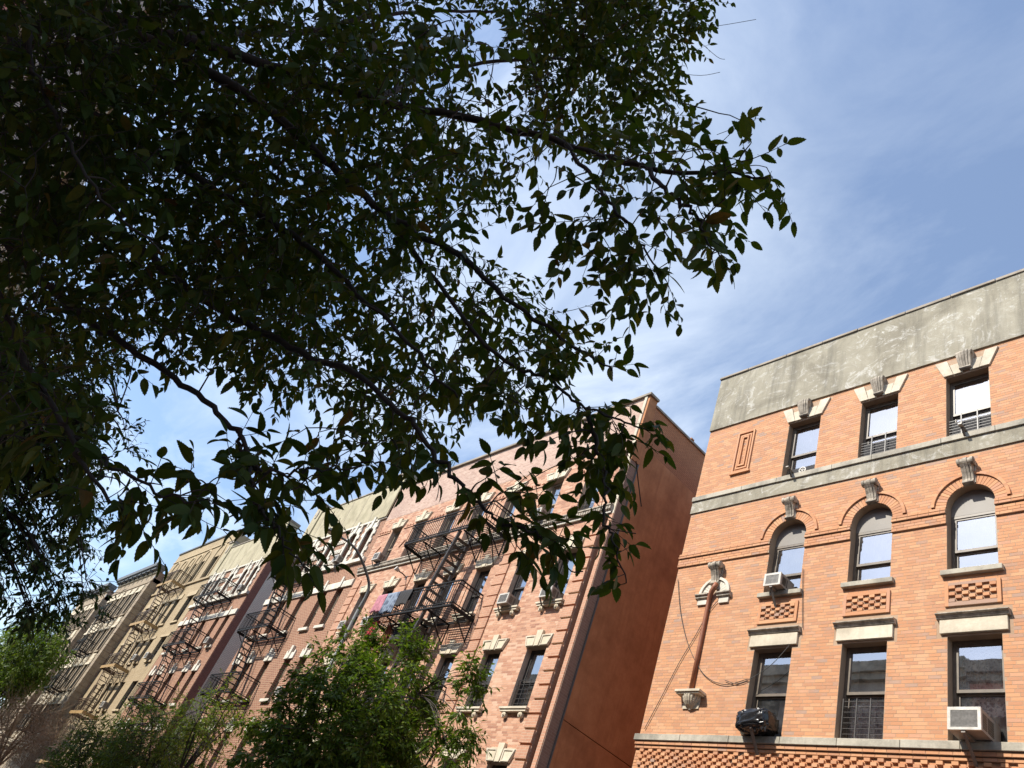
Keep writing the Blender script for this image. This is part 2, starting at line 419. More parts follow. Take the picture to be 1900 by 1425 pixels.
M['curtain_warm'] = m_plain('curtain_warm', (0.62,0.55,0.42), 0.9, 0.1, 4)
M['lace'] = m_lace('lace', (0.85,0.85,0.86), (0.26,0.27,0.31), 15)
M['lace_floral'] = m_lace('lace_floral', (0.85,0.75,0.75), (0.36,0.25,0.28), 13)
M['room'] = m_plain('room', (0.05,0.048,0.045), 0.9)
M['iron_black'] = m_plain('iron_black', (0.010,0.0095,0.009), 0.6, 0.2, 10)
M['iron_black'].node_tree.nodes['Principled BSDF'].inputs['Specular IOR Level'].default_value = 0.25
M['iron_brown'] = m_plain('iron_brown', (0.10,0.06,0.035), 0.55, 0.2, 10)
M['iron_grey'] = m_plain('iron_grey', (0.085,0.08,0.075), 0.5, 0.15, 10)
M['ochre_paint'] = m_plain('ochre_paint', (0.36,0.225,0.085), 0.6, 0.1, 6)
M['tread'] = m_plain('tread', (0.035,0.03,0.028), 0.6)
M['ac_white'] = m_stone('ac_white', (0.58,0.56,0.51), (0.38,0.35,0.30), 0.35, (0.63,0.61,0.56), rough=0.45, sc=2)
M['ac_side'] = m_plain('ac_side', (0.25,0.22,0.19), 0.5, 0.1, 9)
M['ac_fin'] = m_plain('ac_fin', (0.21,0.20,0.185), 0.5, 0.2, 25)
M['steel'] = m_plain('steel', (0.20,0.18,0.16), 0.45, 0.1, 12, 0.3)
M['rust_pipe'] = m_plain('rust_pipe', (0.26,0.085,0.035), 0.6, 0.15, 7)
M['cable'] = m_plain('cable', (0.03,0.028,0.025), 0.6)
M['lamp_grey'] = m_plain('lamp_grey', (0.13,0.135,0.13), 0.45, 0.05, 6, 0.2)
M['lamp_lens'] = m_plain('lamp_lens', (0.55,0.55,0.5), 0.3)
M['black_plastic'] = m_plain('black_plastic', (0.012,0.012,0.013), 0.22, 0.1, 10)
M['pink_cloth'] = m_plain('pink_cloth', (0.48,0.20,0.25), 0.9, 0.2, 9)
M['blue_cloth'] = m_lace('blue_cloth', (0.20,0.25,0.33), (0.075,0.10,0.155), 3.5)
M['red_cloth'] = m_plain('red_cloth', (0.42,0.025,0.045), 0.85, 0.15, 8)
M['rust_cloth'] = m_plain('rust_cloth', (0.22,0.06,0.025), 0.9)
M['dark_cloth'] = m_plain('dark_cloth', (0.02,0.02,0.024), 0.8)
M['asphalt'] = m_plain('asphalt', (0.055,0.055,0.058), 0.9, 0.15, 12)
M['concrete'] = m_plain('concrete', (0.34,0.33,0.31), 0.9, 0.1, 3)
M['earth'] = m_plain('earth', (0.16,0.15,0.13), 0.95, 0.15, 1)
M['paint_white'] = m_plain('paint_white', (0.75,0.75,0.72), 0.7)
M['bark'] = m_stone('bark', (0.03,0.024,0.019), (0.014,0.011,0.009), 0.6, (0.045,0.037,0.03), sc=6)
M['twig'] = m_plain('twig', (0.03,0.021,0.015), 0.8, 0.2, 30)
M['twig_red'] = m_plain('twig_red', (0.30,0.20,0.115), 0.85, 0.2, 30)
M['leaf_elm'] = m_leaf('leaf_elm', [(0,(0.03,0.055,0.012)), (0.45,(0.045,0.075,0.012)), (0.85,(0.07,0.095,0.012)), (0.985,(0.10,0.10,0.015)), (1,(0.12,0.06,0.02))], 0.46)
M['leaf_dark'] = m_leaf('leaf_dark', [(0,(0.028,0.055,0.016)), (0.6,(0.045,0.085,0.02)), (1,(0.07,0.11,0.025))], 0.28)
M['leaf_green'] = m_leaf('leaf_green', [(0,(0.05,0.10,0.012)), (0.5,(0.095,0.16,0.018)), (1,(0.17,0.22,0.028))], 0.4)
M['leaf_mid'] = m_leaf('leaf_mid', [(0,(0.05,0.10,0.012)), (0.5,(0.09,0.15,0.018)), (1,(0.15,0.20,0.028))], 0.42)
M['leaf_lime'] = m_leaf('leaf_lime', [(0,(0.09,0.15,0.015)), (0.5,(0.14,0.20,0.02)), (1,(0.22,0.24,0.03))], 0.4)
M['leaf_brown'] = m_leaf('leaf_brown', [(0,(0.10,0.055,0.025)), (0.6,(0.16,0.085,0.04)), (1,(0.12,0.11,0.03))], 0.25)

# ------------------------------------------------------------------ ground
MB().quad((-900,-900,-0.05),(900,-900,-0.05),(900,900,-0.05),(-900,900,-0.05)).build('ground', M['earth'])['kind'] = 'structure'
MB().quad((-400,0.4,0.0),(300,0.4,0.0),(300,8.1,0.0),(-400,8.1,0.0)).build('road', M['asphalt'])['kind'] = 'structure'
for nm, y0, y1, yk0, yk1 in (('pavement', -5.3, 0.25, 0.25, 0.4), ('pavement', 8.25, 13.3, 8.1, 8.25)):
    o = MB().box(-400, 300, y0, y1, -0.2, 0.13).build(nm, M['concrete']); o['kind'] = 'structure'
    k = MB().box(-400, 300, yk0, yk1, -0.2, 0.15).build('kerb', M['sill_stone'], o)
mb = MB()
for i in range(40):
    x = -150 + i*6; mb.box(x, x+2.4, 2.55, 2.65, 0.002, 0.005)
o = mb.build('road_marking', M['paint_white']); o['kind'] = 'structure'

# ------------------------------------------------------------------ facade kit
def wall_front(mb, x0, x1, z0, z1, y, holes, reveal=0.22):
    xs = sorted(set([x0, x1] + [min(max(h[i], x0), x1) for h in holes for i in (0, 1)]))
    zs = sorted(set([z0, z1] + [min(max(h[i], z0), z1) for h in holes for i in (2, 3)]))
    for i in range(len(xs)-1):
        for j in range(len(zs)-1):
            cx = (xs[i]+xs[i+1])/2; cz = (zs[j]+zs[j+1])/2
            if any(h[0] < cx < h[1] and h[2] < cz < h[3] for h in holes): continue
            mb.quad((xs[i],y,zs[j]),(xs[i+1],y,zs[j]),(xs[i+1],y,zs[j+1]),(xs[i],y,zs[j+1]))
    for a, b, c, d in holes:
        r = y + reveal
        mb.quad((a,y,c),(a,y,d),(a,r,d),(a,r,c)); mb.quad((b,y,c),(b,r,c),(b,r,d),(b,y,d))
        mb.quad((a,y,d),(b,y,d),(b,r,d),(a,r,d)); mb.quad((a,y,c),(a,r,c),(b,r,c),(b,y,c))
    return mb

def shell(root, x0, x1, y0, y1, z1, mside_l, mside_r, mroof=None):
    """side walls, back and roof of a house"""
    MB().quad((x0,y1,0),(x0,y0,0),(x0,y0,z1),(x0,y1,z1)).build('side_wall', mside_l, root)
    MB().quad((x1,y0,0),(x1,y1,0),(x1,y1,z1),(x1,y0,z1)).build('side_wall', mside_r, root)
    MB().quad((x1,y1,0),(x0,y1,0),(x0,y1,z1),(x1,y1,z1)).build('back_wall', mside_l, root)
    MB().box(x0, x1, y0+0.05, y1, z1-0.9, z1-0.6).build('roof', mroof or M['slate'], root)

WM = {}
def window(root, cx, zs, wd, ht, y, frame='bronze', cover=None, glass='glass', fw=0.055, recess=0.17, drop=0.5, glass_low=None, cover_h=1.0, split=0.5):
    """double hung window in an opening of wd x ht whose sill is at zs; wall face at y"""
    key = ('f', round(wd,3), round(ht,3), frame, fw, round(split,2), glass, glass_low)
    if key not in WM:
        mb = MB(); h = wd/2; e = 0.004
        mb.box(-h+e, -h+fw, 0, 0.11, e, ht-e).box(h-fw, h-e, 0, 0.11, e, ht-e)
        mb.box(-h+fw, h-fw, 0, 0.11, ht-fw, ht-e).box(-h+fw, h-fw, 0.0, 0.11, e, fw*0.9)
        zm = ht*split; s = fw*0.75
        # upper sash (outer) and lower sash (inner)
        mb.box(-h+fw, h-fw, 0.012, 0.05, zm-0.02, zm+0.035)
        mb.box(-h+fw, -h+fw+s, 0.015, 0.047, zm+0.035, ht-fw).box(h-fw-s, h-fw, 0.015, 0.047, zm+0.035, ht-fw)
        mb.box(-h+fw+s, h-fw-s, 0.015, 0.047, ht-fw-s, ht-fw)
        mb.box(-h+fw, h-fw, 0.058, 0.095, zm-0.06, zm-0.02)
        mb.box(-h+fw, -h+fw+s, 0.06, 0.092, fw*0.9, zm-0.06).box(h-fw-s, h-fw, 0.06, 0.092, fw*0.9, zm-0.06)
        mb.box(-h+fw+s, h-fw-s, 0.06, 0.092, fw*0.9, fw*0.9+s)
        WM[key] = mb.mesh('window', M[frame])
        WM[('u',)+key] = MB().quad((-h+fw,0.031,zm),(h-fw,0.031,zm),(h-fw,0.031,ht-fw),(-h+fw,0.031,ht-fw)).mesh('pane', M[glass])
        WM[('l',)+key] = MB().quad((-h+fw,0.076,fw),(h-fw,0.076,fw),(h-fw,0.076,zm-0.02),(-h+fw,0.076,zm-0.02)).mesh('pane', M[glass_low or glass])
    loc = (cx, y+recess, zs)
    wo_ = inst('window', WM[key], root, loc)
    inst('pane', WM[('u',)+key], wo_, loc); inst('pane', WM[('l',)+key], wo_, loc)
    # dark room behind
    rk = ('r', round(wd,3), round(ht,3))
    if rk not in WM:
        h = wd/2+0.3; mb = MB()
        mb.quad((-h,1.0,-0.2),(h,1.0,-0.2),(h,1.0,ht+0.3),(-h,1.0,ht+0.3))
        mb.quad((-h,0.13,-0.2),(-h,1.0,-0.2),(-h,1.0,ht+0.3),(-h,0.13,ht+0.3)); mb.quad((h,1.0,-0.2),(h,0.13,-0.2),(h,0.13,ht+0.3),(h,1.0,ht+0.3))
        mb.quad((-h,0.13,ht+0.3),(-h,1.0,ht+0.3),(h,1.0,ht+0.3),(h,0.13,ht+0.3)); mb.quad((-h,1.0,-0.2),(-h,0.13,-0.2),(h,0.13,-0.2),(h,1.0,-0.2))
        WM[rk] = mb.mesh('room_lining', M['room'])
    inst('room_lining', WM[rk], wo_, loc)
    if cover:
        ck = ('c', cover, round(wd,3), round(ht,3), round(cover_h,2))
        if ck not in WM:
            # pleated cloth hanging behind the panes
            h = wd/2-0.03; k = 22; V = []; F = []
            z0 = ht*(1-cover_h); z1 = ht-0.03
            for i in range(k+1):
                x = -h+2*h*i/k; yy = 0.17+0.018*math.sin(i*1.9)+0.010*math.sin(i*0.83+1)
                V += [(x,yy,z0),(x,yy,z1)]
            for i in range(k): F.append((2*i,2*i+2,2*i+3,2*i+1))
            me = bpy.data.meshes.new('curtain'); me.from_pydata(V,[],F); me.materials.append(M[cover]); WM[ck] = me
        inst('curtain', WM[ck], wo_, loc)
    return wo_

def brick_layout(x0, x1, z0, z1, holes, circles=(), bl=0.2125, bh=0.0675, joint=0.007):
    """list of (x0,x1,z0,z1) for one brick wall in running bond, cut round openings"""
    out = []; row = 0; z = z0
    while z + bh*0.6 < z1:
        zc = z + bh/2
        cuts = [(h[0], h[1]) for h in holes if h[2]-bh*0.5 < zc < h[3]+bh*0.5]
        for (cx, cz, r) in circles:
            if zc >= cz-0.02:
                d = r*r-(zc-cz)**2
                if d > 0: cuts.append((cx-math.sqrt(d), cx+math.sqrt(d)))
        seg = [(x0, x1)]
        for a, b in cuts:
            ns = []
            for s, e in seg:
                if b <= s or a >= e: ns.append((s, e)); continue
                if a > s: ns.append((s, a))
                if b < e: ns.append((b, e))
            seg = ns
        off = (row % 2)*bl/2 + (0.03*((row*7) % 3))
        for s, e in seg:
            k = math.floor((s-off)/bl)
            while True:
                a = max(s, off+k*bl); b = min(e, off+(k+1)*bl)
                if a >= e: break
                if b-a > 0.035: out.append((a+joint/2, b-joint/2, z+joint/2, z+bh-joint/2))
                k += 1
        z += bh; row += 1
    return out

def bricks_mesh(name, bricks, y, proud, mat):
    B = np.array(bricks); n = len(B)
    jit = rng.uniform(-0.0008, 0.0008, n)
    yf = y-proud+jit; ch = 0.001
    V = np.zeros((n, 8, 3))
    V[:,0] = np.c_[B[:,0]+ch, yf, B[:,2]+ch]; V[:,1] = np.c_[B[:,1]-ch, yf, B[:,2]+ch]
    V[:,2] = np.c_[B[:,1]-ch, yf, B[:,3]-ch]; V[:,3] = np.c_[B[:,0]+ch, yf, B[:,3]-ch]
    yb = np.full(n, y+0.002)
    V[:,4] = np.c_[B[:,0], yb, B[:,2]]; V[:,5] = np.c_[B[:,1], yb, B[:,2]]; V[:,6] = np.c_[B[:,1], yb, B[:,3]]; V[:,7] = np.c_[B[:,0], yb, B[:,3]]
    base = (np.arange(n)*8)[:,None]
    F = np.concatenate([base+np.array(q) for q in ((0,1,2,3),(4,5,1,0),(5,6,2,1),(6,7,3,2),(7,4,0,3))])
    return np_mesh(name, V.reshape(-1,3), [F], mat)

def brick_unit(l, h, d, mat, name='brick'):
    c = 0.001; mb = MB()
    a = l/2; b = h/2
    mb.v = [(-a+c,-d,-b+c),(a-c,-d,-b+c),(a-c,-d,b-c),(-a+c,-d,b-c),(-a,0.004,-b),(a,0.004,-b),(a,0.004,b),(-a,0.004,b)]
    mb.f = [(0,1,2,3),(4,5,1,0),(5,6,2,1),(6,7,3,2),(7,4,0,3)]
    return mb.mesh(name, mat)

AC = {}
def air_con(cx, zb, yface, w_=0.50, h_=0.37, out=0.42, label='', bracket=True, mat='ac_white', group='window air conditioners'):
    """window air conditioner: casing, rear grille, side louvres, steel bracket; sits on a sill at zb"""
    t = thing('air_conditioner', label, 'air conditioner', (cx, yface, zb), group)
    loc = (cx, yface, zb)
    k = (w_, h_, out, mat)
    if k not in AC:
        mb = MB(); h = w_/2
        mb.box(-h, h, -out+0.012, 0.2, 0.012, h_)
        AC[k] = mb.mesh('casing', M['ac_side'])
        fr = MB(); f = 0.045
        fr.box(-h-0.004, -h+f, -out-0.006, -out+0.03, 0.006, h_+0.006).box(h-f, h+0.004, -out-0.006, -out+0.03, 0.006, h_+0.006)
        fr.box(-h+f, h-f, -out-0.006, -out+0.03, 0.006, f).box(-h+f, h-f, -out-0.006, -out+0.03, h_-f, h_+0.006)
        AC[k+('fr',)] = fr.mesh('rim', M[mat])
        g = MB(); nf = 15
        for i in range(nf):
            z = f+(h_-2*f)*(i+0.5)/nf; g.box(-h+f, h-f, -out+0.0, -out+0.011, z-0.005, z+0.005)
        AC[k+('g',)] = g.mesh('grille', M['ac_fin'])
        s = MB()
        for i in range(9):
            z = 0.07+(h_-0.14)*i/8
            s.box(h+0.0005, h+0.006, -out+0.07, -out+0.20, z-0.006, z+0.006).box(h+0.0005, h+0.006, -out+0.23, -0.04, z-0.006, z+0.006)
        AC[k+('s',)] = s.mesh('side_louvres', M['frame_dark'])
        b = MB()
        b.box(-0.03, 0.03, -out*0.98, 0.04, -0.03, 0.010).bar((0,-out*0.9,-0.02),(0,-0.01,-0.38),0.045,0.02)
        AC[k+('b',)] = b.mesh('bracket', M['steel'])
    inst('casing', AC[k], t, loc); inst('rim', AC[k+('fr',)], t, loc)
    inst('grille', AC[k+('g',)], t, loc); inst('side_louvres', AC[k+('s',)], t, loc)
    if bracket: inst('bracket', AC[k+('b',)], t, (cx-0.02, yface, zb-0.002))
    return t

# ------------------------------------------------------------------ house 0: orange brick house
YF = 13.0
def orange_house():
    x0, x1 = -12.56, 1.5
    root = thing('brick_house', 'orange brick house with grey cement parapet and carved stone keystones', 'house', (-5.5, YF, 0))
    cols = [-9.52, -7.57, -5.62, -3.67]; W = 0.88; h = W/2
    holes = []
    for c in cols:
        holes += [(c-h, c+h, 13.745, 15.50), (c-h, c+h, 10.54, 11.99), (c-h, c+h, 7.38, 9.24)]
    holes_w = [(a, b, z0_, 12.43 if abs(z1_-11.99) < 1e-6 else z1_) for a, b, z0_, z1_ in holes]
    # mortar wall with openings (arched heads cut as polygons)
    mb = MB()
    wall_front(mb, x0, x1, 6.0, 16.1, YF, holes_w, 0.24)
    K = 14
    for c in cols:      # spandrels of the arch
        for sgn in (-1, 1):
            pts = [(c+sgn*h*math.cos(t), 11.99+0.44*math.sin(t)) for t in np.linspace(0, math.pi/2, K)]
            for a, b in zip(pts[:-1], pts[1:]):
                q = [(a[0],YF,a[1]), (a[0],YF,12.43), (b[0],YF,12.43), (b[0],YF,b[1])]
                if sgn > 0: q = q[::-1]
                mb.quad(*q)
                r = [(a[0],YF,a[1]),(b[0],YF,b[1]),(b[0],YF+0.24,b[1]),(a[0],YF+0.24,a[1])]
                if sgn < 0: r = r[::-1]
                mb.quad(*r)
    mb.build('wall', M['mortar'], root)
    low = MB(); lh = [(c-h, c+h, 4.2, 6.0-0.0001) for c in cols]
    wall_front(low, x0, x1, 0, 6.0, YF, [], 0.2)
    low.build('lower_wall', M['brick_orange_tex'], root)
    shell(root, x0, x1, YF, 27, 17.9, M['orange_brickwall'], M['brick_orange_tex'])
    # --- bricks
    solid = [(-9.52+dx_-0.62, -9.52+dx_+0.62, 9.27, 9.70) for dx_ in (0,1.95,3.9,5.85)]
    solid += [(c-0.54, c+0.54, 10.43, 10.54) for c in cols]
    solid += [(c-0.47, c+0.47, 9.81, 10.28) for c in cols]
    solid += [(x0, x1, 13.24, 13.745), (x0, x1, 7.24, 7.38), (x0, x1, 6.66, 7.09)]
    solid += [(-11.5, -10.98, 14.28, 15.66)]
    circ = [(c, 11.99, 0.665) for c in cols] + [(-11.27, 10.70, 0.42)]
    bl = brick_layout(x0, x1, 6.0+0.04, 16.1, holes + solid, circ)
    for c in cols:      # bricks hidden by the flat arches
        bl = [b for b in bl if not (abs((b[0]+b[1])/2-c) < 0.5+max(0,((b[2]+b[3])/2-15.6))*0.4 and 15.6 < (b[2]+b[3])/2 < 16.02)]
    # the 300 bricks that show largest: nearest ones low on the wall in the photograph's view
    def dist(b): return (b[0]+b[1])**2/4 + ((b[2]+b[3])/2-1.6)**2
    ins = [b for b in bl if b[0] > -6.9 and b[1] < -4.25 and b[2] > 7.38 and abs(b[1]-b[0]-0.2055) < 1e-4]
    ins.sort(key=dist); chosen = set(ins[:300])
    rest = [b for b in bl if b not in chosen]
    o = bpy.data.objects.new('brickwork', bricks_mesh('brickwork', rest, YF, 0.0022, M['brick_orange'])); link(o, root); o['kind'] = 'stuff'
    bu = brick_unit(0.2055, 0.0605, 0.0022, M['brick_orange'])
    for b in ins[:300]:
        inst('brick', bu, root, ((b[0]+b[1])/2, YF + random.uniform(-0.0008,0.0008), (b[2]+b[3])/2))
    # --- parapet in weathered cement with coping
    MB().box(x0-0.015, x1, YF-0.045, YF+0.3, 16.1, 18.12).build('parapet', M['cement'], root)
    x = x0-0.05; i = 0
    while x < x1:
        e = min(x1, x+(1.0,1.25,1.1)[i % 3]); dz_ = random.uniform(-0.008,0.008)
        MB().box(x+0.006, e-0.006, YF-0.085+dz_, YF+0.36, 18.122, 18.20+dz_).build('coping_stone', M['coping'], root, bevel=0.01)
        x = e; i += 1
    # --- band under the top windows, split into stones
    MB().box(x0-0.02, x1, YF-0.035, YF+0.05, 13.24, 13.60).build('cement_band', M['cement'], root)
    x = x0-0.03; i = 0
    lens = [1.55, 1.0, 1.45, 0.95, 1.5, 1.05, 1.4, 1.0, 1.5, 1.0, 1.4, 1.2]
    while x < x1:
        e = min(x1, x+lens[i % len(lens)])
        MB().box(x+0.004, e-0.004, YF-0.075, YF+0.23, 13.605+0.004*(i%2), 13.742).build('sill_course_stone', M['sill_stone'], root, bevel=0.006)
        x = e; i += 1
    # --- low sill course
    x = x0-0.05; i = 0
    lens = [1.25, 1.2, 1.13, 1.13, 1.12, 0.95, 1.2, 1.1, 1.25, 1.15]
    while x < x1:
        e = min(x1, x+lens[i % len(lens)])
        MB().box(x+0.004, e-0.004, YF-0.11, YF+0.23, 7.245, 7.378+0.003*(i%2)).build('sill_course_stone', M['sill_stone'], root, bevel=0.008)
        x = e; i += 1
    # --- string courses between the arches
    edges = [x0-0.02] + [v for c in cols for v in (c-h, c+h)] + [x1]
    for a, b in zip(edges[::2], edges[1::2]):
        for z0_, z1_, pr in ((11.905,11.965,0.055), (11.825,11.885,0.07), (11.60,11.80,0.04)):
            bs = brick_layout(a, b, z0_, z1_+0.001, [], bh=(z1_-z0_)/max(1,round((z1_-z0_)/0.067)))
            MB().box(a, b, YF-pr+0.006, YF, z0_, z1_).build('string_course', M['mortar'], root)
            o = bpy.data.objects.new('string_course_bricks', bricks_mesh('string_course_bricks', bs, YF-pr+0.006, 0.007, M['brick_orange'])); link(o, root); o['kind'] = 'stuff'
    # --- arch rings: each brick of the ring its own piece
    ring = MB(); a0, a1, r0, r1 = -0.055, 0.055, 0.445, 0.655
    ring.v = [(r0*math.sin(a0),-0.02,r0*math.cos(a0)),(r0*math.sin(a1),-0.02,r0*math.cos(a1)),(r1*math.sin(a1),-0.02,r1*math.cos(a1)),(r1*math.sin(a0),-0.02,r1*math.cos(a0)),
              (r0*math.sin(a0),0.01,r0*math.cos(a0)),(r0*math.sin(a1),0.01,r0*math.cos(a1)),(r1*math.sin(a1),0.01,r1*math.cos(a1)),(r1*math.sin(a0),0.01,r1*math.cos(a0))]
    ring.f = [(0,1,2,3),(4,5,1,0),(5,6,2,1),(6,7,3,2),(7,4,0,3)]
    rm = ring.mesh('arch_brick', M['brick_orange'])
    for c in cols:
        for k in range(25):
            an = -math.pi/2+0.062+k*(math.pi-0.124)/24
            inst('arch_brick', rm, root, (c, YF, 11.99), (0, an, 0))
        hood = MB()      # projecting hood over the ring
        pts = [(c+0.70*math.cos(t), 11.99+0.70*math.sin(t)) for t in np.linspace(0.03, math.pi-0.03, 33)]
        for (ax, az), (bx, bz) in zip(pts[:-1], pts[1:]):
            t0 = math.atan2(az-11.99, ax-c); t1 = math.atan2(bz-11.99, bx-c)
            P0 = lambda r, t, yy: (c+r*math.cos(t), yy, 11.99+r*math.sin(t))
            hood.quad(P0(0.662,t0,YF-0.055),P0(0.725,t0,YF-0.055),P0(0.725,t1,YF-0.055),P0(0.662,t1,YF-0.055))
            hood.quad(P0(0.662,t0,YF),P0(0.662,t0,YF-0.055),P0(0.662,t1,YF-0.055),P0(0.662,t1,YF))
            hood.quad(P0(0.725,t0,YF-0.055),P0(0.725,t0,YF),P0(0.725,t1,YF),P0(0.725,t1,YF-0.055))
        hood.build('hood_mould', M['brick_orange'], root)
    # --- windows
    covers_t = ['curtain','curtain','curtain','curtain_grey']
    for i, c in enumerate(cols):
        window(root, c, 13.745, W, 1.755, YF, 'bronze', covers_t[i], 'glass_bright', cover_h=0.72, split=0.44)
        wa = window(root, c, 10.54, W, 1.33, YF, 'bronze', 'curtain' if i != 3 else 'curtain_grey', 'glass_bright', cover_h=0.78 if i == 2 else 0.62, split=0.40)
        # blind lunette over the arched windows
        pts = [(c+(h-0.004)*math.cos(t), 11.99+0.436*math.sin(t)) for t in np.linspace(0, math.pi, 25)]
        poly = [(c-h+0.004, 11.87)] + [(c+h-0.004, 11.87)] + pts
        MB().prism(poly, YF+0.17, YF+0.21).build('lunette_panel', M['panel_grey'], root)
        wl = window(root, c, 7.38, W, 1.86, YF, 'bronze', [None,None,'lace','curtain_grey'][i], 'glass', cover_h=0.68, split=0.51, glass_low='glass_clear')
        loc = (c, YF+0.17, 7.38)
        if i == 0: MB().prism([(c+0.02,7.42),(c+0.36,7.42),(c+0.36,8.32),(c+0.08,8.30)], YF+0.36, YF+0.37).build('curtain', M['curtain'], wl, )
        if i == 1:
            mbc = MB()
            for k in range(16):
                xa = c-0.38+0.76*k/16; mbc.quad((xa,YF+0.33+0.02*math.sin(k*2.1),7.42),(xa+0.0475,YF+0.33+0.02*math.sin((k+1)*2.1),7.42),(xa+0.0475,YF+0.33+0.02*math.sin((k+1)*2.1),8.3),(xa,YF+0.33+0.02*math.sin(k*2.1),8.3))
            mbc.build('curtain', M['lace_floral'], wl)
            g = MB()       # window guard
            for k in range(8): g.box(c-0.40, c+0.40, YF+0.12, YF+0.13, 7.45+k*0.10, 7.458+k*0.10)
            for xx in (-0.39,-0.13,0.13,0.39): g.box(c+xx-0.009, c+xx+0.009, YF+0.105, YF+0.12, 7.39, 8.2)
            g.build('guard', M['frame_dark'], wl)
        # flat arch over the top windows
        for s_ in (-1, 1):
            poly = [(c+s_*0.27,15.53),(c+s_*0.475,15.53),(c+s_*0.665,16.0),(c+s_*0.40,16.0)]
            if s_ < 0: poly = poly[::-1]
            MB().prism(poly, YF-0.045, YF+0.03).build('voussoir', M['limestone'], root, bevel=0.006)
            poly = [(c+s_*0.08,15.53),(c+s_*0.265,15.53),(c+s_*0.345,15.84),(c+s_*0.08,15.84)]
            if s_ < 0: poly = poly[::-1]
            MB().prism(poly, YF-0.04, YF+0.03).build('voussoir', M['limestone'], root, bevel=0.006)
        # sill under the arched window
        MB().box(c-0.53, c+0.53, YF-0.09, YF+0.23, 10.43, 10.535).build('sill', M['sill_stone'], root, bevel=0.01)
        # lintel with moulded cornice over the low window
        MB().box(c-0.555, c+0.555, YF-0.05, YF+0.05, 9.28, 9.54).build('lintel', M['limestone'], root, bevel=0.008)
        cor = MB().prism_yz([(YF-0.055,9.542),(YF-0.07,9.555),(YF-0.07,9.57),(YF-0.085,9.58),(YF-0.085,9.595),(YF-0.12,9.615),(YF-0.13,9.62),(YF-0.13,9.638),(YF,9.665),(YF,9.542)], c-0.60, c+0.60)
        cor.build('cornice', M['limestone_grey'], root)
        # framed basket-weave panel
        fr = MB()
        fr.box(c-0.47, c-0.405, YF-0.035, YF, 9.81, 10.28).box(c+0.405, c+0.47, YF-0.035, YF, 9.81, 10.28)
        fr.box(c-0.405, c+0.405, YF-0.035, YF, 10.225, 10.28).box(c-0.405, c+0.405, YF-0.035, YF, 9.81, 9.885)
        fr.build('panel_frame', M['brick_orange'], root)
        for r in range(5):
            for k in range(7):
                if (r+k) % 2: continue
                inst('header_brick', HB, root, (c-0.345+k*0.115, YF+0.005, 9.918+r*0.068))
    # --- long frieze of projecting headers
    for r in range(6):
        n_ = 0
        for k in range(int((x1-x0)/0.119)):
            if (k+r*1) % 2: continue
            xx = x0+0.20+k*0.119
            if xx > -3.6: continue
            inst('header_brick', HB, root, (xx, YF-0.006, 7.052-r*0.069))
    fb = brick_layout(x0, x1, 6.66, 7.09, [])
    o = bpy.data.objects.new('frieze_ground', bricks_mesh('frieze_ground', fb, YF, 0.006, M['brick_orange'])); link(o, root); o['kind'] = 'stuff'
    for z0_, z1_, pr in ((7.165,7.235,0.075),(7.095,7.155,0.045)):
        bs = brick_layout(x0-0.02, x1, z0_, z1_+0.001, [], bh=z1_-z0_)
        MB().box(x0-0.02, x1, YF-pr+0.006, YF, z0_, z1_).build('string_course', M['mortar'], root)
        o = bpy.data.objects.new('string_course_bricks', bricks_mesh('string_course_bricks', bs, YF-pr+0.006, 0.007, M['brick_orange'])); link(o, root); o['kind'] = 'stuff'
    # --- keystones
    for c in cols:
        inst('keystone', KS_SCROLL, root, (c, YF, 12.42), (0, R_(random.uniform(-2,2)), 0), (0.80*random.uniform(.96,1.04), 0.80, 0.84*random.uniform(.97,1.03)))
        inst('keystone', KS_FLUTED, root, (c, YF, 15.575), (0, R_(random.uniform(-2,2)), 0), (0.84*random.uniform(.96,1.04), 0.68, 0.78*random.uniform(.97,1.03)))
    inst('keystone', KS_SCROLL, root, (-11.29, YF, 10.93), None, (0.84, 0.8, 0.86))
    # --- nested brick panel beside the top window
    for s_, pr in ((0.0,0.045),(0.085,0.03),(0.155,0.05)):
        a, b, c_, d = -11.5+s_, -10.98-s_, 14.30+s_*1.15, 15.66-s_*1.1
        t_ = 0.045
        fr = MB().box(a,a+t_,YF-pr,YF,c_,d).box(b-t_,b,YF-pr,YF,c_,d).box(a+t_,b-t_,YF-pr,YF,d-t_,d).box(a+t_,b-t_,YF-pr,YF,c_,c_+t_)
        fr.build('panel_frame', M['brick_orange'], root)
    MB().box(-11.54, -10.94, YF-0.06, YF, 14.235, 14.285).build('panel_sill', M['brick_orange'], root)
    bs = brick_layout(-11.46, -11.02, 14.33, 15.63, [], bl=0.2125)
    o = bpy.data.objects.new('panel_bricks', bricks_mesh('panel_bricks', bs, YF, 0.006, M['brick_orange'])); link(o, root); o['kind'] = 'stuff'
    # --- blind niche: fan arch, imposts, pipe, fluted basket
    cx, cz = -11.27, 10.70
    fan = MB(); seg = 13
    for k in range(seg):
        t0 = math.pi*k/seg+0.012; t1 = math.pi*(k+1)/seg-0.012
        poly = [(cx+0.15*math.cos(t0),cz+0.15*math.sin(t0)),(cx+0.36*math.cos(t0),cz+0.36*math.sin(t0)),(cx+0.36*math.cos(t1),cz+0.36*math.sin(t1)),(cx+0.15*math.cos(t1),cz+0.15*math.sin(t1))]
        MB().prism(poly, YF-0.03, YF+0.01).build('fan_stone', M['white_stone'], root)
    rim = MB(); K = 26
